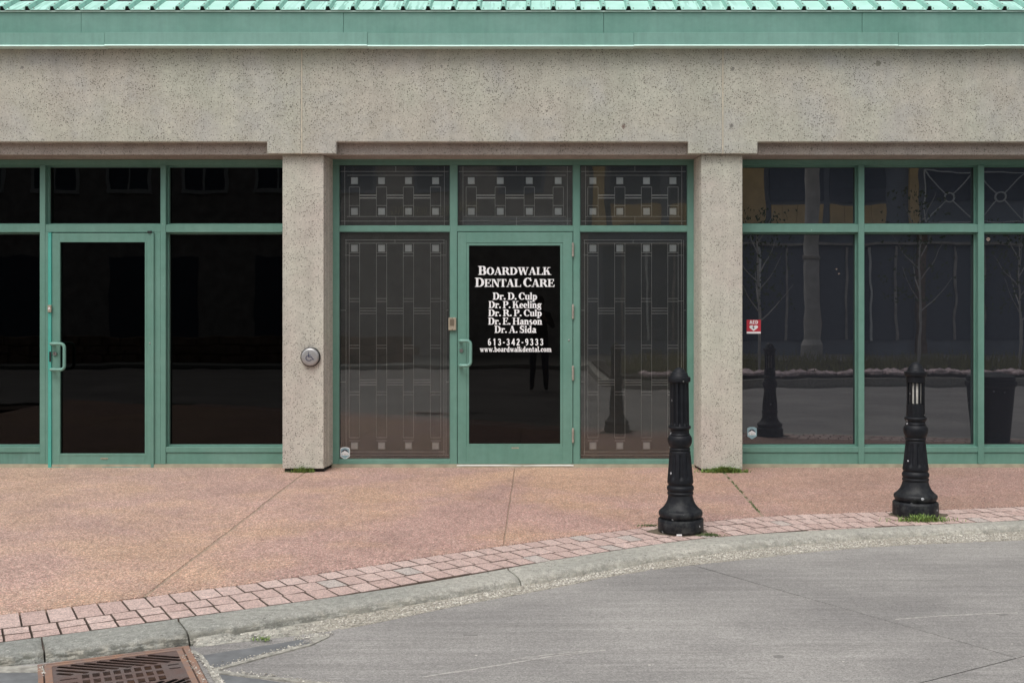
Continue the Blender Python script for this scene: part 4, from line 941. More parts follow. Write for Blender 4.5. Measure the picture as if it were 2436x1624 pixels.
# pink pavers in three courses following the kerb
s_x = np.linspace(-6.3, 7.2, 2700); s_y = np.array([fA(x) for x in s_x])
ds = np.concatenate([[0], np.cumsum(np.hypot(np.diff(s_x), np.diff(s_y)))])
def at(s):
    x = float(np.interp(s, ds, s_x)); y = float(np.interp(s, ds, s_y)); x2 = float(np.interp(s + .02, ds, s_x)); y2 = float(np.interp(s + .02, ds, s_y))
    d_ = Vector((x2 - x, y2 - y)).normalized(); return Vector((x, y)), Vector((d_.y, -d_.x))
PW, PL_ = .1125, .163
BOL = [G(1619.6, 1263.8), G(2177.8, 1224.3)]
pv = 0
def near_b(p): return any((p - Vector(b)).length < .17 for b in BOL)
for row in range(4):
    s = .02 + [0, .004, .05, .02][row]
    while s < ds[-1] - .3:
        w_ = PW * (1, 1.0035, .991, 1)[row] + R.uniform(-.0022, .0022); ga = .0036
        p0, n0_ = at(s + ga); p1, n1_ = at(s + w_ - ga)
        xt = min(max((-1.5 - p0.x) / .9, 0), 1); LL = [0, PL_ - .006 + .10 * xt, 2 * PL_ + .04 * xt, 3 * PL_, 4 * PL_]; o0 = LL[row] + .0095; o1 = LL[row + 1] + .001
        if o1 - o0 < .03: s += w_; continue
        def lim(p, nn, o):
            for _ in range(30):
                z_ = p + nn * o
                if z_.y > fB(z_.x) + .003 or o < 0: break
                o -= .008
            return o
        oa, ob = lim(p0, n0_, o1), lim(p1, n1_, o1)
        if min(oa, ob) - o0 > .022:
            qd = [p0 + n0_ * o0, p1 + n1_ * o0, p1 + n1_ * ob, p0 + n0_ * oa]
            c_ = sum(qd, Vector((0, 0))) / 4
            zt = [-.001 + R.uniform(-.0022, .0015) for _ in range(4)]
            mb = MB(); ins = .0022
            tp = [(v + (c_ - v).normalized() * ins) for v in qd]
            mb.add([(v.x, v.y, -.030) for v in qd] + [(v.x, v.y, z_ - .003) for v, z_ in zip(qd, zt)] + [(v.x, v.y, z_) for v, z_ in zip(tp, zt)],
                   [(4, 5, 1, 0), (5, 6, 2, 1), (6, 7, 3, 2), (7, 4, 0, 3), (8, 9, 5, 4), (9, 10, 6, 5), (10, 11, 7, 6), (11, 8, 4, 7)], 1); mb.f.append((8, 11, 10, 9)); mb.m.append(0)
            if (-5.2 < c_.x < 5.6):
                mb.build('paver', [M['paver'], M['bed']], sidewalk); pv += 1
        s += w_
# soil showing round the bollard feet
for i, (b, rr) in enumerate(zip(BOL, (.175, .165))):
    q = MB(); c_ = Vector(b)
    ring = [(c_.x + (rr + .05 * mnoise.noise((math.cos(a) * 1.5, math.sin(a) * 1.5, i * 9))) * 1.15 * math.cos(a), max(c_.y + (rr * .8 + .05 * mnoise.noise((math.cos(a) * 1.5, math.sin(a) * 1.5, i * 9 + 5))) * math.sin(a), fB(c_.x) + .01)) for a in [2 * math.pi * k / 36 for k in range(36)]]
    q.prism(ring, -.02, .0015); q.build('soil_patch', M['mud'], sidewalk)
# kerb stones
kerb = tag(empty('kerb'), kind='structure')
kj = [-6.5, (G(-330, 1580)[0] + 0), None, None, None, 3.9, 8.8]
jt = [(G(100, 1513), G(112, 1572, ZR)), (G(424, 1470), G(445, 1535, ZR)), (G(1208, 1352), G(1241, 1396, ZR))]
def kstone(xi0, xi1, xo0, xo1, rough):
    """inner edge runs xi0..xi1 along B, outer foot xo0..xo1 along C"""
    L = max(xi1 - xi0, .3); n = max(8, int(L / .022)); mb = MB(); rows = []
    for i in range(n + 1):
        u = i / n; xi = xi0 + (xi1 - xi0) * u; xo = xo0 + (xo1 - xo0) * u
        a = Vector((xi, fB(xi))); c_ = Vector((xo, fC(xo))); d_ = (c_ - a); Lw = d_.length; d_.normalize()
        ero = .010 * max(0, 1 - min(u, 1 - u) * L / .03)
        sec = [(0, -.10), (0, -.001), (.012, .001), (.06, .0), (.11, -.0005), (.16, -.0015)]
        w0 = Lw - .050
        sec = [(0, -.10), (0, -.002), (.012, .0005)] + [(t_ * w0, -.001 * t_) for t_ in (.2, .4, .6, .8, .92)] + [(w0, -.004), (w0 + .014, -.008), (w0 + .026, -.015), (w0 + .036, -.025), (w0 + .044, -.036), (Lw, ZR - .004), (Lw + .002, -.10)]
        vs = []
        for j, (o, z) in enumerate(sec):
            p = a + d_ * o; k = 0 if j in (0, 1, len(sec) - 1) else 1
            nz = mnoise.fractal((p.x * 9, p.y * 9, 0), 1, 2, 4) * .0022 * k
            ed = max(0, (o - w0 + .03)) * k
            ny = mnoise.fractal((p.x * 26, z * 30, 3), 1, 2, 3) * min(ed * .35, .010) * rough
            jg = (mnoise.noise((p.y * 30, z * 30, xi0 if i == 0 else xi1)) * .0045 * (1 if i == 0 else -1)) if i in (0, n) else 0
            vs.append((p.x + d_.x * ny + abs(jg) * (1 if i == 0 else -1), p.y + d_.y * ny, z + nz - ero * k + ny * .5))
        rows.append(vs)
    m_ = len(rows[0]); allv = [v for r in rows for v in r]
    fs = [(i * m_ + j, i * m_ + j + 1, (i + 1) * m_ + j + 1, (i + 1) * m_ + j) for i in range(n) for j in range(m_ - 1)]
    fs += [tuple(range(m_)), tuple(range(n * m_, (n + 1) * m_))[::-1]]
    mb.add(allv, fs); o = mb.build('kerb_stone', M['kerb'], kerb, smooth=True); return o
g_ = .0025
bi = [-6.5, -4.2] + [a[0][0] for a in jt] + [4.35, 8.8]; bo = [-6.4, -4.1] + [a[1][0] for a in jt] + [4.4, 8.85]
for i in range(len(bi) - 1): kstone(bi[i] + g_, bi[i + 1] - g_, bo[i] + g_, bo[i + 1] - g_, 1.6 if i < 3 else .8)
def m_gutter():
    m, nt, bs = mat('gutter_cement'); v = co(nt); gx = nd(nt, 'ShaderNodeSeparateXYZ', Vector=v)
    vo = nd(nt, 'ShaderNodeTexVoronoi', Vector=v, Scale=120); sp = nd(nt, 'ShaderNodeSeparateColor', Color=vo.outputs['Color'])
    a = ramp(nt, sp.outputs[0], (0.0, (0.13, .12, .10)), (0.3, (0.33, .305, .255)), (1.0, (0.52, .48, .41)))
    n1 = noi(nt, v, 16, 6, .8); b = ramp(nt, n1, (.36, (.11, .11, .095)), (.45, (.30, .295, .26)), (.55, (.46, .44, .385)), (.68, (.60, .57, .49)))
    f = ramp(nt, mth(nt, 'ADD', gx.outputs[0], mth(nt, 'MULTIPLY', noi(nt, v, 6, 3), .4)), (.0, 0.), (.0001, 1.))
    f = ramp(nt, mth(nt, 'ADD', mth(nt, 'ADD', gx.outputs[0], 1.4), mth(nt, 'MULTIPLY', n1, .3)), (.3, 0.), (.6, 1.))
    setc(nt, bs, mix(nt, f, b, a)); bs.inputs['Roughness'].default_value = .9
    bump(nt, bs, n1, .8, .012); return m
M['gutter'] = m_gutter()
# cement and pebble band at the foot of the kerb
gut = tag(empty('gutter_band'), kind='structure')
mb = MB(); n = 420; x0_, x1_ = G(452, 1540, ZR)[0], 8.6; rows = []
def zband(x, t): return ZR + .001 + (.004 if x > -1.4 else .016) * (1 - t) ** 1.5 + .0028 * mnoise.fractal((x * 14, t * 3, 2), 1, 2, 4)
for i in range(n + 1):
    x = x0_ + (x1_ - x0_) * i / n; yc, yd = fC(x) + .004, fD(x) + .006 * mnoise.noise((x * 9, 4, 0)); yd = min(yd, yc - .03)
    rows.append([(x + (t * .02), yc + (yd - yc) * t, zband(x, t)) for t in (0, .2, .4, .6, .8, 1)] + [(x, yd - .004, ZR - .02)])
m_ = 7; mb.add([v for r in rows for v in r], [(i * m_ + j, i * m_ + j + 1, (i + 1) * m_ + j + 1, (i + 1) * m_ + j) for i in range(n) for j in range(m_ - 1)])
mb.build('cement_fillet', M['gutter'], gut, smooth=True, fix=False)
ico = bmesh.new(); bmesh.ops.create_icosphere(ico, subdivisions=1, radius=1); iv = [v.co.copy() for v in ico.verts]; fi = [tuple(v.index for v in f.verts) for f in ico.faces]; ico.free()
def pebbles(name, pts, parent, m):
    mb = MB()
    for (x, y, z, r) in pts:
        ro = Matrix.Rotation(R.uniform(0, 6.28), 3, 'Z'); sc_ = Vector((r * R.uniform(.8, 1.5), r * R.uniform(.7, 1.1), r * R.uniform(.45, .8)))
        mb.add([tuple(ro @ Vector((v.x * sc_.x, v.y * sc_.y, v.z * sc_.z)) + Vector((x, y, z))) for v in iv], fi)
    return mb.build(name, m, parent, smooth=False, fix=False)
pts = []
for _ in range(12000):
    x = x0_ + (5.2 - x0_) * R.random(); t_ = R.random()
    dens = .8 if x > -.95 else (.25 if x > -1.8 else .06)
    if R.random() > dens * (.25 + .9 * min(1, .5 + mnoise.noise((x * 2, 7, 1)))): continue
    yc, yd = fC(x), fD(x)
    if yc - yd < .01: continue
    t_ = .12 + .78 * t_
    pts.append((x, yc + (yd - yc) * t_, zband(x, t_) + .001, R.uniform(.003, .0068)))
tag(pebbles('pebbles', pts, None, M['pebble']), 'pale loose pebbles bedded along the foot of the kerb', 'pebbles', kind='stuff')
# road
road = tag(empty('road'), kind='structure')
a_, b_ = Vector(G(1653, 1345, ZR)), Vector(G(2417.6, 1563.5, ZR)); c_, d_ = Vector(G(2186.6, 1624, ZR)), Vector(G(2436, 1560, ZR))
def clip(poly, p, q_, keep):
    out = []; dv = q_ - p; nn = Vector((-dv.y, dv.x)).normalized() * keep
    off = .0032
    sd = lambda v: (v - p).dot(nn) - off
    for i in range(len(poly)):
        A, B = poly[i], poly[(i + 1) % len(poly)]; sa, sb = sd(A), sd(B)
        if sa >= 0: out.append(A)
        if (sa >= 0) != (sb >= 0): out.append(A + (B - A) * (sa / (sa - sb)))
    return out
# drain position
BL, BR = Vector(G(93.6, 1584.3, ZR)), Vector(G(445.4, 1539.5, ZR)); ux = (BR - BL).normalized(); vx = Vector((ux.y, -ux.x))
GW, GH = (BR - BL).length, .60
def dr(u, v): return BL + ux * u + vx * v
hole = [dr(-.012, -.008), dr(GW + .012, -.008), dr(GW + .012, GH + .012), dr(-.012, GH + .012)]
roadedge = [Vector((x, fD(x) + .02)) for x in np.linspace(-14, 15, 240)]
poly = roadedge + [Vector((15, -12.2)), Vector((4.2, -10.9)), Vector((1.75, -10.6)), Vector((1.2, -11.2)), Vector((1.2, -18)), Vector((-14, -18))]
S1 = clip(clip(poly, a_, b_, -1), c_, d_, 1); S2 = clip(clip(poly, a_, b_, 1), c_, d_, 1); S3 = clip(poly, c_, d_, -1)
for Sx in (S1, S2, S3):
    ins = any((hole[0] - v).length < 3 for v in Sx) and Sx is S1
    filled('road_slab', [Sx] + ([hole] if ins else []), ZR, .03, M['road'], road)
q = MB(); q.box(-16, 16, -19, -.9, -.32, -.30); q.box(-16, 16, -19, -6.7, -.10, ZR - .035); q.build('road_base', M['bed'], road)
q = MB(); 
for (p0_, p1_) in ((a_, b_), (dr(-5.5, .9) * 0 + c_ + (c_ - d_) * 12, d_ + (d_ - c_) * 12)):
    dd = (p1_ - p0_).normalized(); nn = Vector((-dd.y, dd.x)) * .012
    q.prism([tuple(p0_ - nn - dd * .05), tuple(p1_ - nn), tuple(p1_ + nn), tuple(p0_ + nn - dd * .05)], ZR - .016, ZR - .010)
q.build('joint_filler', M['bed'], road)
# slate coloured repair patches beside the drain
def pix_patch(name, px, z, m, parent, jit=0.0, th=.004):
    pts = [Vector(G(x, y, z)) for x, y in px]; o = []
    for A, B in zip(pts, pts[1:] + pts[:1]):
        k = max(2, int((B - A).length / .03))
        for i in range(k):
            p = A + (B - A) * i / k; o.append((p.x + jit * mnoise.noise((p.x * 20, p.y * 20, 1)), p.y + jit * mnoise.noise((p.x * 20, p.y * 20, 7))))
    q = MB(); q.prism(o, z - th, z); return q.build(name, m, parent)
z1 = ZR + .004
pix_patch('repair_patch', [(474, 1559), (600, 1539), (718, 1520), (738, 1528), (640, 1556), (500, 1590)], z1, M['slate'], road, .006, .006)
pix_patch('repair_patch', [(514, 1602), (600, 1612), (697, 1626), (760, 1660), (560, 1660)], z1, M['slate'], road, .006, .006)
pix_patch('repair_patch', [(-200, 1600), (60, 1597), (92, 1600), (106, 1650), (-200, 1650)], z1, M['slate'], road, .006, .006)
pix_patch('pebble_seam', [(446, 1546), (472, 1556), (500, 1597), (560, 1580), (650, 1556), (745, 1531), (785, 1512), (752, 1511), (735, 1517), (745, 1527), (640, 1551), (560, 1574), (506, 1590), (482, 1557), (465, 1546)], ZR + .0055, M['cement'], road, .008, .010)
pix_patch('pebble_seam', [(494, 1588), (512, 1592), (600, 1604), (720, 1615), (840, 1630), (840, 1636), (700, 1619), (600, 1609), (522, 1600), (545, 1650), (535, 1660), (500, 1603)], ZR + .0058, M['cement'], road, .006, .012)
pix_patch('pebble_seam', [(-200, 1584), (60, 1583), (100, 1582), (106, 1597), (60, 1598), (-200, 1601)], ZR + .0056, M['cement'], road, .006, .010)
pts = []
for seg in (((452, 1548), (500, 1592), 26), ((500, 1592), (745, 1528), 60), ((705, 1520), (790, 1508), 60), ((500, 1592), (840, 1634), 60), ((500, 1596), (540, 1640), 50), ((100, 1584), (100, 1604), 14), ((440, 1560), (500, 1640), 30)):
    (xa, ya), (xb, yb), n = seg
    for _ in range(n * 3):
        t_ = R.random(); x, y = G(xa + (xb - xa) * t_ + R.gauss(0, 4.5), ya + (yb - ya) * t_ + R.gauss(0, 2.6), ZR); pts.append((x, y, ZR + .006, R.uniform(.0018, .0045)))
tag(pebbles('pebbles', pts, None, M['pebble']), 'pale gravel crumbs scattered round the corner of the drain', 'pebbles', kind='stuff')

M['scuff'] = simple('pale_scuff', (0.42, 0.40, 0.375), .85, var=.3, sc=60)
M['stain'] = simple('oil_stain', (0.225, 0.215, 0.205), .7, var=.2, sc=40)
def scuff(pts_, w):
    t_ = [(x, y - w) for x, y in pts_] + [(x, y + w) for x, y in pts_[::-1]]; return pix_patch('scuff_mark', t_, ZR + .0018, M['scuff'], road, .004, .003)
scuff([(1004, 1609), (1060, 1600), (1130, 1590), (1215, 1576), (1300, 1562)], 1.1)
scuff([(1300, 1562), (1370, 1553), (1440, 1545)], .7)
scuff([(2130, 1472), (2230, 1464), (2330, 1459), (2420, 1456)], .8); scuff([(1218, 1568), (1300, 1556), (1400, 1546)], .6)
for (x, y, w, h) in ((1118, 1508, 20, 3), (1852, 1560, 12, 3), (2385, 1460, 15, 2)):
    pix_patch('oil_stain', [(x + w * math.cos(a) * R.uniform(.8, 1.2), y + h * math.sin(a)) for a in [k * math.pi / 7 for k in range(14)]], ZR + .0016, M['stain'], road, .006, .003)
# ------------------------------------------------------------------ the storm drain
drain = tag(empty('storm_drain', (0, 0, 0)), 'rusty square cast iron drain grate set against the kerb', 'drain')
def slot(u0, v0, u1, v1, w, r_=True):
    d_ = Vector((u1 - u0, v1 - v0)); L = d_.length; d_.normalize(); nn = Vector((-d_.y, d_.x)) * w / 2
    a, b = Vector((u0, v0)), Vector((u1, v1)); o = []
    for k in range(5): an = math.pi * k / 4; o.append(a - d_ * math.sin(an) * w / 2 * .8 + nn * math.cos(an))
    for k in range(5): an = math.pi * k / 4; o.append(b + d_ * math.sin(an) * w / 2 * .8 - nn * math.cos(an))
    return [dr(p.x, p.y) for p in o]
slots = []; W_ = GW; sw = .0255; dirx = Vector((.79, .61))
def famA(flip):
    out = []
    st_ = [(.07, .055 + .045 * j) for j in (2, 1)] + [(.075 + .0505 * k, .055) for k in range(9)]
    for (u, v) in st_:
        L = min((.178 - v) / dirx.y, (W_ - .055 - u) / dirx.x)
        if L < .03 or u > .47: continue
        u1, v1 = u + dirx.x * L, v + dirx.y * L
        if flip: out.append((u, GH - v, u1, GH - v1))
        else: out.append((u, v, u1, v1))
    for j in (1, 2): 
        v = .055 + .05 * j; u = .50
    return out
for s_ in famA(False) + famA(True): slots.append(slot(*s_, sw))
slots += [slot(.42, .432, .53, .352, sw)] if False else []
for r_ in range(3):
    for k in range(8):
        u = .165 + .0395 * k + .0; v = .226 + .075 * r_
        slots.append([dr(u - .0135, v - .0255), dr(u + .0135, v - .0255), dr(u + .0135, v + .0255), dr(u - .0135, v + .0255)])
for v in (.235, .29, .345): slots.append(slot(.075, v, .13, v - .0, .014))
for v in (.225, .275): slots.append(slot(.485, v, .52, v, .016))
rim = .042
plate = filled('grate', [[dr(rim, .022), dr(W_ - .022, .022), dr(W_ - .022, GH - .022), dr(rim, GH - .022)][0:0] or [dr(.016, .012), dr(W_ - .024, .012), dr(W_ - .024, GH - .012), dr(.016, GH - .012)]] + slots, ZR + .004, .003, M['rust'], drain)
fr = MB()
def bar(u0, v0, u1, v1, z0, z1_): fr.prism([tuple(dr(u0, v0)), tuple(dr(u0, v1)), tuple(dr(u1, v1)), tuple(dr(u1, v0))], z0, z1_)
bar(-.008, -.006, W_ + .008, .009, ZR - .12, ZR + .008); bar(-.008, .0092, .012, GH, ZR - .12, ZR + .007); bar(W_ - .019, .0092, W_ + .008, GH, ZR - .12, ZR + .007); bar(.0122, GH - .008, W_ - .0192, GH + .008, ZR - .12, ZR + .007)
fr.build('frame', M['rim'], drain, .002)
rm = MB()
def bar2(u0, v0, u1, v1): rm.prism([tuple(dr(u0, v0)), tuple(dr(u0, v1)), tuple(dr(u1, v1)), tuple(dr(u1, v0))], ZR + .0042, ZR + .0062)
bar2(.018, .014, W_ - .026, .040); bar2(.018, .0402, .046, GH - .014); bar2(W_ - .050, .0402, W_ - .026, GH - .014)
rm.build('grate_rim', M['rim'], drain, .001)
q = MB(); q.prism([tuple(dr(.0, .0)), tuple(dr(0, GH)), tuple(dr(W_, GH)), tuple(dr(W_, 0))], -.28, -.27)
for (u0, v0, u1, v1) in ((-.01, -.01, 0, GH + .01), (W_, -.01, W_ + .01, GH + .01), (0, -.01, W_, 0), (0, GH, W_, GH + .01)):
    q.prism([tuple(dr(u0, v0)), tuple(dr(u0, v1)), tuple(dr(u1, v1)), tuple(dr(u1, v0))], -.27, ZR - .121)
q.build('catch_pit', M['dark'], drain)

# ------------------------------------------------------------------ bollards
def fl(n, depth, z0, z1, soft=.02, ph=0.0, sharp=2.0):
    def f(r, z, a):
        e = min(max((z - z0) / soft, 0), 1) * min(max((z1 - z) / soft, 0), 1)
        e = math.sin(e * math.pi / 2); c = max(0, math.cos(n * (a + ph))) ** (1 / sharp)
        return r - depth * e * c
    return f
def dens(prof, z0, z1, n):
    r0 = [r for r, z in prof if abs(z - z0) < 1e-6][0]; r1 = [r for r, z in prof if abs(z - z1) < 1e-6][0]
    out = []
    for r, z in prof:
        out.append((r, z))
        if abs(z - z0) < 1e-6 and r == r0: out += [(r0 + (r1 - r0) * k / n, z0 + (z1 - z0) * k / n) for k in range(1, n)]
    return out
def zc(S, base): return lambda y, h: (h / S, (base - y) / S)
def bollard(kind, loc, label, lean):
    t = empty('bollard', loc); tag(t, label, 'bollard', 'black cast iron bollards along the kerb'); t.rotation_euler = (0, lean, 0)
    if kind == 1: S, base, k = 1253.0, 1445, lambda y, h: (h / 1253.0, (1445 - y) / 1253.0)
    else: S, base, k = 1210.8, 1370, lambda y, h: (h / 1210.8, (1370 - y) / 1210.8)
    if kind == 1:
        basep = [(1445, 170), (1440, 178), (1425, 184), (1345, 184), (1338, 180), (1334, 168)]
        foot = [(1333, 160), (1322, 168), (1308, 176), (1292, 178.5), (1278, 174), (1268, 166), (1266, 160), (1252, 146), (1235, 131), (1215, 118), (1195, 109), (1170, 102), (1148, 99), (1143, 103), (1136, 106), (1128, 106), (1122, 101), (1116, 101), (1110, 106), (1098, 110), (1084, 109), (1074, 104), (1070, 97), (1060, 96)]
        pan = [(1059, 99), (1052, 104), (1042, 105.5), (798, 84), (790, 80)]
        neck = [(789, 78), (786, 82), (777, 84), (770, 82), (766, 77), (760, 79), (748, 88), (732, 95), (710, 99), (692, 98.5), (676, 93), (666, 86), (664, 80), (658, 83), (652, 80), (649, 76), (620, 76), (616, 84), (608, 90), (598, 91), (590, 87), (587, 79)]
        shaft = [(586, 78), (238, 77)]
        cap = [(237, 82), (233, 90), (229, 91), (200, 91), (195, 89), (192, 76), (183, 74), (178, 70), (166, 68), (160, 65), (157, 60), (154, 55), (144, 49), (134, 40), (124, 27), (117, 12), (115.5, 2)]
    else:
        basep = [(1370, 180), (1366, 186), (1358, 187.5), (1270, 187), (1262, 184), (1252, 172)]
        foot = [(1250, 160), (1238, 168), (1222, 177), (1208, 179), (1196, 174), (1188, 164), (1184, 158), (1165, 140), (1145, 125), (1120, 114), (1095, 107), (1082, 104), (1079, 107), (1072, 110), (1062, 109), (1057, 104), (1050, 104), (1045, 109), (1034, 112), (1020, 111), (1010, 105), (1002, 99), (996, 98)]
        pan = [(995, 101), (990, 105), (980, 106.5), (748, 82), (742, 79)]
        neck = [(741, 78), (736, 84), (727, 86), (720, 83), (716, 79), (708, 84), (694, 92), (672, 99), (650, 101), (632, 98), (618, 92), (612, 84), (608, 80), (600, 83), (594, 79), (578, 78), (572, 84), (562, 91), (550, 92), (541, 86), (538, 78)]
        shaft = [(537, 77), (433, 76)]
        cap = [(250, 73), (248, 77), (197, 77), (196, 78), (193, 88), (186, 92), (160, 92), (156, 88), (152, 72), (142, 70), (138, 66), (130, 65), (126, 60), (118, 58), (112, 54), (102, 48), (92, 38), (82, 24), (77, 10), (75.5, 2)]
    def pr(lst): return [k(y, h) for y, h in lst]
    B = pr(basep); q = MB(); q.lathe(B, 64); q.build('base', M['black'], t, smooth=True)
    q = MB(); q.lathe(pr(foot), 64); q.build('flared_foot', M['black'], t, smooth=True)
    pp = pr(pan); z0, z1 = pp[2][1], pp[3][1]; pp = dens(pp, z0, z1, 26)
    q = MB(); q.lathe(pp, 120, rad=fl(10, .0085, z0 + .018, z1 - .012, .025, math.pi / 10 + .05, 1.6)); q.build('tapered_column', M['black'], t, smooth=True)
    q = MB(); q.lathe(pr(neck), 64); q.build('neck', M['black'], t, smooth=True)
    sp_ = pr(shaft); z0, z1 = sp_[0][1], sp_[1][1]
    if kind == 1:
        q = MB(); q.lathe(dens(sp_, z0, z1, 24), 144, rad=fl(12, .009, z0 + .004, z1 - .002, .012, .13, 1.3)); q.build('fluted_shaft', M['black'], t, smooth=True)
        q = MB(); q.lathe(pr(cap), 48); q.build('cap', M['black'], t, smooth=True)
        q = MB()
        a = -math.pi / 2 + .25; rr = 91 / S; q.lathe([(.005, 0), (.004, .004), (.001, .005)], 8, (rr * math.cos(a), rr * math.sin(a) + .001, (base - 227) / S), 'y'); q.build('screw', M['steel'], t, smooth=True)
    else:
        q = MB(); q.lathe(dens(sp_, z0, z1, 6), 64, rad=lambda r, z, a: r - .004 * max(0, math.cos(8 * (a + .2))) ** .3); q.build('lamp_collar', M['black'], t, smooth=True)
        q = MB(); q.lathe(pr(cap), 48); q.build('cap', M['black'], t, smooth=True)
        zz0, zz1 = (1370 - 433) / S, (1370 - 249) / S
        q = MB(); q.lathe([(.040, zz0), (.040, zz1)], 28); q.build('lens', M['lens'], t, smooth=True)
        for kx in range(12):
            a = 2 * math.pi * kx / 12 + .12; q = MB(); w2, w3 = .0066, .005; c1 = Vector((math.cos(a), math.sin(a))); c2 = Vector((-c1.y, c1.x)); ro = .0595
            q.prism([tuple(c1 * ro + c2 * w2), tuple(c1 * (ro - .012) + c2 * w3), tuple(c1 * (ro - .012) - c2 * w3), tuple(c1 * ro - c2 * w2)], zz0 - .001, zz1 + .001); q.build('lamp_bar', M['black'], t)
        q = MB(); q.lathe([(.05, zz0 - .002), (.05, zz0 + .006)], 32); q.lathe([(.05, zz1 - .004), (.05, zz1 + .004)], 32); q.build('lamp_seat', M['dark'], t)
    return t
b1 = bollard(1, (*BOL[0], .002), 'black bollard with fluted shaft and domed cap, nearer the lettered door', math.radians(-.62))
b2 = bollard(2, (*BOL[1], .002), 'black bollard lamp with barred light opening, at the right by grass', math.radians(.1))
q = MB(); a = -math.pi / 2 - .12
q.box(-.046, -.012, -.1480, -.1465, .000, .011); q.build('paper_label', M['white'], b1)

# ------------------------------------------------------------------ weeds
def tuft(name, cx, cy, sx, sy, n, h0, h1, label, z=.0, fan=.5, m='grass', wd=.003, cat='weeds'):
    mb = MB()
    for _ in range(n):
        x = cx + R.gauss(0, sx); y = cy + R.gauss(0, sy); a = R.uniform(0, 6.28); h = R.uniform(h0, h1) * (1 - .4 * min(1, abs(x - cx) / (2.2 * sx))); le = R.uniform(.1, fan) * h * 1.6
        dx, dy = math.cos(a) * le, math.sin(a) * le; w_ = wd * R.uniform(.6, 1.3); px_, py_ = -math.sin(a) * w_, math.cos(a) * w_
        mb.add([(x - px_, y - py_, z), (x + px_, y + py_, z), (x + dx * .45 + px_ * .8, y + dy * .45 + py_ * .8, z + h * .62), (x + dx * .45 - px_ * .8, y + dy * .45 - py_ * .8, z + h * .62), (x + dx, y + dy, z + h * .9)], [(0, 1, 2, 3), (3, 2, 4)])
    return tag(mb.build(name, M[m], None, fix=False), label, cat)
x, y = G(716, 1124); tuft('grass_tuft', x + .01, -.315, .045, .012, 170, .03, .085, 'light green grass tuft at the foot of the left concrete pillar', fan=.9)
x, y = G(712, 1126); tuft('grass_tuft', x - .05, -.312, .05, .01, 50, .01, .03, 'sparse dry wisps left of the tuft by the left pillar', fan=.9, m='moss')
x, y = G(1715, 1116); tuft('weed_clump', x, -.318, .085, .016, 700, .03, .075, 'low green weed clump along the foot of the second pillar', fan=.8, wd=.004)
x, y = G(2196, 1238); tuft('grass_tuft', x, y - .01, .085, .022, 420, .02, .055, 'green grass fringe in front of the lamp bollard base', fan=.8)
x, y = G(1692, 1274); tuft('moss_patch', x, y + .01, .035, .018, 150, .008, .022, 'small mossy tuft right of the fluted bollard base', fan=.8, m='moss')
x, y = G(1545, 1250); tuft('moss_patch', x, y, .045, .014, 130, .005, .014, 'dark moss patch left of the fluted bollard base', fan=.9, m='moss')
x, y = G(625, 1527, ZR); tuft('weed_sprig', x, y, .022, .008, 40, .008, .025, 'tiny green sprig growing in the gutter right of the drain', z=ZR + .008, fan=.9)
mb = MB()
for _ in range(420):
    Y = R.uniform(-2.6, -.3); xx = J[3](Y) + R.gauss(0, .006); 
    if mnoise.noise((Y * 5, 0, 3)) < -.05: continue
    a = R.uniform(0, 6.28); h = R.uniform(.003, .010); w_ = .004
    if Y < fA(xx) + .02: continue
    mb.add([(xx - w_, Y, -.008), (xx + w_, Y, -.008), (xx + math.cos(a) * .008, Y + math.sin(a) * .008, h)], [(0, 1, 2)])
tag(mb.build('joint_moss', M['moss'], None, fix=False), 'thin line of moss growing in the pavement joint', 'moss', kind='stuff')

# ------------------------------------------------------------------ the other side of the street (seen mirrored in the glass)
M['stone'] = simple('grey_stone', (0.50, 0.475, 0.45), .9, var=.3, sc=3, bmp=.3)
M['stone2'] = simple('brown_stone', (0.26, 0.19, 0.14), .9, var=.4, sc=5, bmp=.3)
M['ochre'] = simple('ochre_panel', (0.9, 0.66, 0.34), .8, var=.15, sc=2)
M['bluegrey'] = simple('dark_cladding', (0.27, 0.31, 0.37), .6, var=.2, sc=1)
M['winglass'] = simple('far_window_glass', (0.12, 0.15, 0.20), .3)
M['palemetal'] = simple('pale_metal', (0.85, 0.88, 0.88), .5, var=.1)
M['polewood'] = simple('pale_pole', (0.62, 0.60, 0.57), .8, var=.15, sc=4)
M['soil'] = simple('planter_soil', (0.05, 0.04, 0.028), .95, var=.4, sc=8)
M['pinkrock'] = simple('pink_rock', (0.75, 0.60, 0.60), .85, var=.4, sc=9)
M['gold'] = simple('gilt_letters', (0.85, 0.78, 0.6), .6)
YO = -25.0
tg = tag(empty('far_pavement'), kind='structure')
q = MB(); q.box(-22, 24, -26, -18, -.3, ZR + .10); q.build('pavement', M['kerb'], tg)
ob = tag(empty('stone_building', (-8, YO, 0)), 'dark grey stone building across the street, mirrored in the middle windows', 'building')
loc = ob.location
def obox(mb, x0, x1, y0, y1, z0, z1): mb.box(x0 - loc.x, x1 - loc.x, y0 - loc.y, y1 - loc.y, z0, z1)
q = MB(); obox(q, -20, 1.55, YO - 6, YO, 0, 8.5); q.build('wall', M['stone'], ob)
q = MB(); obox(q, -20, 1.55, YO, YO + .16, 3.95, 4.12); q.build('string_course', M['stone'], ob)
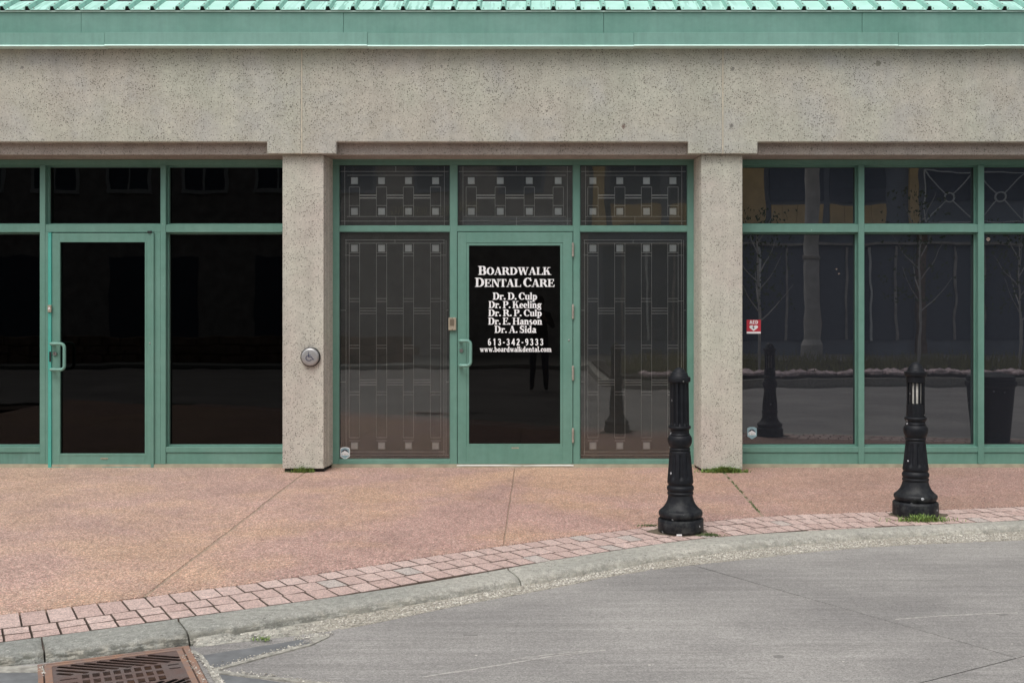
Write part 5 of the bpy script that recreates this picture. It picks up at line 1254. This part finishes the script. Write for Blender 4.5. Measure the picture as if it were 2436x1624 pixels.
for z in (5.35, ):
    for x in (-18, -15.6, -13.2, -10.8, -8.4, -6.0, -3.3, -.6):
        q = MB(); obox(q, x - .75, x - .65, YO, YO + .06, z, z + 1.9); obox(q, x + .65, x + .75, YO, YO + .06, z, z + 1.9); obox(q, x - .65, x + .65, YO, YO + .06, z + 1.8, z + 1.9); obox(q, x - .75, x + .75, YO, YO + .14, z - .12, z); obox(q, x - .03, x + .03, YO + .002, YO + .05, z, z + 1.8)
        w_ = q.build('window', M['palemetal'] if x < -7 else M['bluegrey'], ob); q = MB(); obox(q, x - .65, x + .65, YO - .05, YO + .02, z, z + 1.8); q.build('pane', M['winglass'], w_)
for x in (-17, -12.4, -7.8):
    q = MB(); obox(q, x - 1.4, x + 1.4, YO - .05, YO + .03, .6, 3.2); q.build('shop_window', M['winglass'], ob)
q = MB(); obox(q, -2.4, 1.0, YO, YO + .35, 4.15, 4.28); obox(q, -2.4, 1.0, YO, YO + .30, 4.31, 4.44); q.build('awning_box', M['palemetal'], ob)
q = MB(); sgn = "JENN FULLER BUILDING"; x = 0; ws = []
for ch in sgn: polys, w_ = glyph(ch); ws.append((polys, w_))
tot = sum(w_ for _, w_ in ws) + .08 * len(sgn); sx = (4.78 - 1.95) / tot; x = 0
for i, (polys, w_) in enumerate(ws):
    u = (x + w_ / 2) / tot; dz = .0 if i > 4 else .10
    for j, pl in enumerate(polys):
        pts = [(-1.95 - (x + a) * sx - loc.x, 4.55 + dz + b * .24) for a, b in pl]; q.prism(pts, .02, .05 + .0005 * j, 'y')
    x += w_ + .08
q.build('lettering', M['gold'], ob)
ob = tag(empty('clad_building', (10, YO, 0)), 'dark clad building with ochre panels across the street, mirrored in the right windows', 'building'); loc = ob.location
q = MB(); obox(q, 1.56, 22, YO - 6, YO - .01, 0, 8.5); q.build('wall', M['bluegrey'], ob)
for (a, b) in ((1.66, 2.06), (6.35, 7.2), (11.85, 12.15), (16, 16.6)):
    q = MB(); obox(q, a, b, YO, YO + .15, 4.0, 8.4)
    q.build('ochre_pier', M['ochre'], ob)
for (a, b) in ((2.25, 3.85), (4.15, 5.9), (7.4, 9.1), (9.3, 11.1), (12.4, 15.6)):
    for z in (4.2, 7.0):
        if a > 12: continue
        q = MB(); n = 4
        for k in range(n): obox(q, a + (b - a) * k / n + .006, a + (b - a) * (k + 1) / n - .006, YO, YO + .08, z, z + .68)
        q.build('ochre_panel', M['ochre'], ob)
    q = MB(); obox(q, a, b, YO, YO + .04, 5.0, 6.9); q.build('window', M['winglass'], ob)
for (a, b) in ((2, 5), (5.4, 8.6), (9, 12), (12.4, 16)):
    q = MB(); obox(q, a, b, YO, YO + .03, .5, 3.5); q.build('shop_window', M['winglass'], ob)
for x in (2.6, 3.4, 4.2, 6.1, 7.0, 7.9, 9.8, 10.6, 11.4, 13.3, 14.2):
    q = MB(); obox(q, x, x + .07, YO + .031, YO + .08, .5, 3.5); q.build('shop_mullion', M['palemetal'] if x in (3.4, 7.0, 10.6) else M['stone'], ob)
for (x, y0, z0, z1, w_) in ((5.05, 0, 0, 4.0, .28), (8.65, 0, 0, 4.0, .3), (12.05, 0, 0, 4.0, .3)):
    q = MB(); obox(q, x, x + w_, YO, YO + .2, z0, 3.99); q.build('shop_pier', M['stone2'], ob)
q = MB(); obox(q, 1.6, 16, YO, YO + .25, 3.55, 3.62); q.build('shop_cornice', M['stone'], ob)
for k in range(3):
    a = 12.3 + k * 1.65; q = MB(); Yr = .25; A = lambda x: x - loc.x
    z0, z1 = 4.3, 5.9; xa, xb = a, a + 1.55; xm, zm = (xa + xb) / 2, (z0 + z1) / 2
    for (p0, p1) in (((xa, z0), (xb, z0)), ((xb, z0), (xb, z1)), ((xb, z1), (xa, z1)), ((xa, z1), (xa, z0)), ((xa, z0), (xm - .1, zm - .1)), ((xb, z0), (xm + .1, zm - .1)), ((xa, z1), (xm - .1, zm + .1)), ((xb, z1), (xm + .1, zm + .1))):
        q.tube([(A(p0[0]), Yr, p0[1]), (A(p1[0]), Yr, p1[1])], .02, 6)
    q.tube([(A(xm) + .15 * math.cos(t_ * math.pi / 8), Yr, zm + .15 * math.sin(t_ * math.pi / 8)) for t_ in range(17)], .028, 6)
    q.tube([(A(xa), 0, z0 + .1), (A(xa), Yr, z0 + .1)], .02, 6); q.tube([(A(xb), 0, z0 + .1), (A(xb), Yr, z0 + .1)], .02, 6); q.build('railing_panel', M['palemetal'], ob)
# low stone wall on the far side, left
lw = tag(empty('low_stone_wall', (-9, -19.5, 0)), 'low brown rubble stone wall across the street, mirrored in the left windows', 'wall')
q = MB(); q.box(-8, 5.5, -.25, .0, 0, .75); q.build('core', M['stone2'], lw)
k = 0; x = -8
while x < 5.3:
    for z in (0.04, .29, .54):
        w_ = R.uniform(.35, .65); q = MB(); q.box(x + .01 + (z * .4 % .2), x + w_ - .01 + (z * .4 % .2), .001, .05 + R.uniform(0, .03), z, z + R.uniform(.2, .235)); q.build('stone', M['stone2'], lw, .015)
    x += .52
# planter with rocks, shrubs, pole
pe_ = [(1.2, -18), (1.2, -11.2), (1.75, -10.6), (4.2, -10.9), (15, -12.2), (22, -13), (22, -18)]
plt = tag(empty('planting_bed'), kind='structure')
q = MB(); q.prism(pe_, -.2, .12); q.build('kerb_edge', M['kerb'], plt)
pi_ = [(1.35, -17.9), (1.35, -11.25), (1.82, -10.75), (4.2, -11.05), (15, -12.35), (21.8, -13.15), (21.8, -17.9)]
q = MB(); q.prism(pi_, .1201, .18); q.build('soil', M['soil'], plt)
pts = []
for _ in range(420):
    x = R.uniform(1.9, 15); yb_ = -10.78 - (x - 1.8) * .117; 
    d_ = abs(R.gauss(0, .35)); pts.append((x, yb_ - .08 - d_, .2, R.uniform(.05, .14)))
tag(pebbles('edge_rocks', pts, None, M['pinkrock']), 'pinkish rocks along the edge of the planting bed across the lane', 'rocks', kind='stuff')
mb = MB()
for _ in range(3500):
    x = R.uniform(1.6, 15); y = -11.6 - (x - 1.8) * .117 - R.uniform(0, 4.5)
    h = R.uniform(.15, .5) * (.6 + .8 * abs(mnoise.noise((x * .8, y * .8, 0)))); a = R.uniform(0, 6.28); w_ = .012; le = .12
    mb.add([(x - w_, y, .17), (x + w_, y, .17), (x + le * math.cos(a), y + le * math.sin(a), .17 + h)], [(0, 1, 2)])
M['dry'] = m_leaf('olive_grass', (0.22, 0.22, 0.08), (0.42, 0.40, 0.18))
tag(mb.build('bed_grasses', M['dry'], None, fix=False), 'dull green grasses filling the planting bed across the lane', 'grass', kind='stuff')
for i, (x, y, h) in enumerate(((4.6, -12.9, 3.1), (8.3, -13.8, 3.6), (10.6, -14.0, 3.0))):
    t = tag(empty('young_tree', (x, y, .15)), ('thin young tree nearest the left end of the planting bed', 'tallest of the three thin young trees in the planting bed', 'thin young tree farthest right in the planting bed')[i], 'tree', 'young trees in the planting bed')
    q = MB(); q.tube([(0, 0, 0), (.03, 0, h * .4), (-.02, .02, h * .75), (.02, 0, h)], [.035, .028, .018, .006], 7)
    for k in range(9):
        z = h * (.35 + .065 * k); a = k * 2.4; L = .75 - .05 * k; q.tube([(0, 0, z), (L * .5 * math.cos(a), L * .5 * math.sin(a), z + .3), (L * math.cos(a), L * math.sin(a), z + .75)], [.014, .009, .004], 5)
    q.build('trunk', M['polewood'], t)
    q = MB()
    for k in range(420):
        z = h * R.uniform(.4, 1.1); a = R.uniform(0, 6.28); rr = R.uniform(.05, .8); s_ = .035
        x0, y0 = rr * math.cos(a), rr * math.sin(a); q.add([(x0, y0, z), (x0 + R.uniform(-s_, s_) * 2, y0 + R.uniform(-s_, s_), z + s_), (x0 + R.uniform(-s_, s_), y0 + s_, z + s_ * 2)], [(0, 1, 2)])
    q.build('crown', M['moss'], t, fix=False)
pole = tag(empty('utility_pole', (6.75, -17.0, .12)), 'tall pale grey pole across the street, mirrored in the right window', 'pole')
q = MB(); q.tube([(0, 0, 0), (0, 0, 3), (0, 0, 9)], [.2, .19, .15], 20); q.build('shaft', M['polewood'], pole, smooth=True)
q = MB(); q.lathe([(.21, 2.6), (.22, 2.62), (.22, 2.68), (.21, 2.7)], 20); q.build('strap', M['hinge'], pole); q = MB(); q.lathe([(.26, .0), (.26, .5), (.2, .62)], 20); q.build('foot', M['polewood'], pole)
lb = tag(empty('litter_bin', (4.95, -2.75, 0)), 'dark litter bin standing on the pavement beyond the right edge, seen mirrored', 'litter bin')
lb.location.y = max(fB(4.95) + .3, -2.75)
q = MB(); q.lathe([(.19, 0), (.2, .02), (.25, .6), (.27, .62), (.27, .66), (.24, .67)], 28); q.build('body', M['black'], lb, smooth=True)
q = MB(); q.lathe([(.255, .675), (.25, .72), (.12, .76), (.01, .765)], 28); q.build('lid', M['black'], lb, smooth=True)
# photographer standing behind the camera
M['denim'] = simple('blue_denim', (0.025, 0.04, 0.085), .9); M['jacket'] = simple('dark_jacket', (0.03, 0.03, 0.035), .9); M['skin'] = simple('skin', (0.42, 0.25, 0.18), .6, var=.05); M['hair'] = simple('dark_hair', (0.03, 0.02, 0.015), .8)
def skinned(name, verts, edges, radii, m, parent, root=0, lv=2):
    me = bpy.data.meshes.new(name); me.from_pydata(verts, edges, []); o = bpy.data.objects.new(name, me); C.objects.link(o)
    md = o.modifiers.new('s', 'SKIN'); 
    if not me.skin_vertices: me.attributes
    for i, r in enumerate(radii): me.skin_vertices[0].data[i].radius = (r, r) if not isinstance(r, tuple) else r
    me.skin_vertices[0].data[root].use_root = True
    o.modifiers.new('u', 'SUBSURF').levels = lv; o.modifiers['u'].render_levels = lv; me.materials.append(m); o.parent = parent; md.use_smooth_shade = True
    dg = bpy.context.evaluated_depsgraph_get(); m2 = bpy.data.meshes.new_from_object(o.evaluated_get(dg)); o.modifiers.clear(); o.data = m2; m2.name = name; return o
pr_ = tag(empty('person', (-.02, -10.42, ZR)), 'person in dark jacket and blue jeans holding a phone, mirrored in the lettered door', 'person')
V_ = [(0, 0, .98), (-.10, 0, .92), (-.12, .01, .50), (-.13, -.02, .09), (-.14, .12, .04), (.10, 0, .92), (.11, .03, .50), (.13, 0, .09), (.14, .14, .04),
      (0, 0, 1.15), (0, -.01, 1.36), (0, 0, 1.48), (0, .02, 1.56), (0, .03, 1.66), (-.19, -.01, 1.42), (-.27, .03, 1.17), (-.10, .24, 1.34), (-.06, .31, 1.40), (.19, -.01, 1.42), (.27, .03, 1.17), (.10, .24, 1.34), (.06, .31, 1.40)]
E_ = [(0, 1), (1, 2), (2, 3), (3, 4), (0, 5), (5, 6), (6, 7), (7, 8), (0, 9), (9, 10), (10, 11), (11, 12), (12, 13), (10, 14), (14, 15), (15, 16), (16, 17), (10, 18), (18, 19), (19, 20), (20, 21)]
R_ = [(.15, .11), .095, .065, .045, .035, .095, .065, .045, .035, (.15, .11), (.17, .11), .055, .075, .085, .06, .045, .032, .03, .06, .045, .032, .03]
body = skinned('body', V_, E_, R_, M['jacket'], pr_)
body.data.materials.append(M['denim']); body.data.materials.append(M['skin'])
for p in body.data.polygons:
    z = p.center.z; y = p.center.y
    p.material_index = 2 if (z > 1.51 or (y > .22 and z > 1.2)) else (1 if .09 < z < .98 else 0)
q = MB(); q.lathe([(.001, .135), (.05, .125), (.088, .08), (.1, .02), (.096, -.03), (.07, -.06)], 20, (0, .01, 1.655)); q.build('hair', M['hair'], pr_, smooth=True)
for s in (-1, 1):
    for i in range(4):
        q = MB(); z = 1.385 + i * .019; q.tube([(s * .075, .315, z), (s * .088, .345, z + .004), (s * .082, .362, z + .004), (s * .066, .366, z + .002)], [.010, .009, .008, .007], 8); q.build('finger', M['skin'], pr_, smooth=True)
    q = MB(); q.tube([(s * .06, .30, 1.40), (s * .055, .325, 1.415), (s * .05, .336, 1.43)], [.012, .010, .008], 8); q.build('thumb', M['skin'], pr_, smooth=True)
for s in (-1, 1):
    q = MB(); q.lathe([(.001, .012), (.012, 0), (.001, -.012)], 10, (s * .032, .098, 1.665)); q.build('eye', M['dark'], pr_, smooth=True)
    q = MB(); q.tube([(s * .085, .02, 1.63), (s * .097, .015, 1.66), (s * .088, .02, 1.685)], [.008, .012, .008], 8); q.build('ear', M['skin'], pr_, smooth=True)
q = MB(); q.tube([(0, .10, 1.67), (0, .125, 1.635), (0, .112, 1.625)], [.007, .013, .008], 8); q.build('nose', M['skin'], pr_, smooth=True)
q = MB(); q.tube([(-.025, .098, 1.60), (0, .106, 1.598), (.025, .098, 1.60)], [.003, .006, .003], 6); q.build('mouth', M['red'], pr_, smooth=True)
ph = tag(empty('phone', (-.02, -10.075, 1.415)), 'dark phone held up by the person mirrored in the lettered door', 'phone')
q = MB(); q.box(-.075, .075, -.004, .004, -.037, .037); q.build('case', M['rubber'], ph, .003)
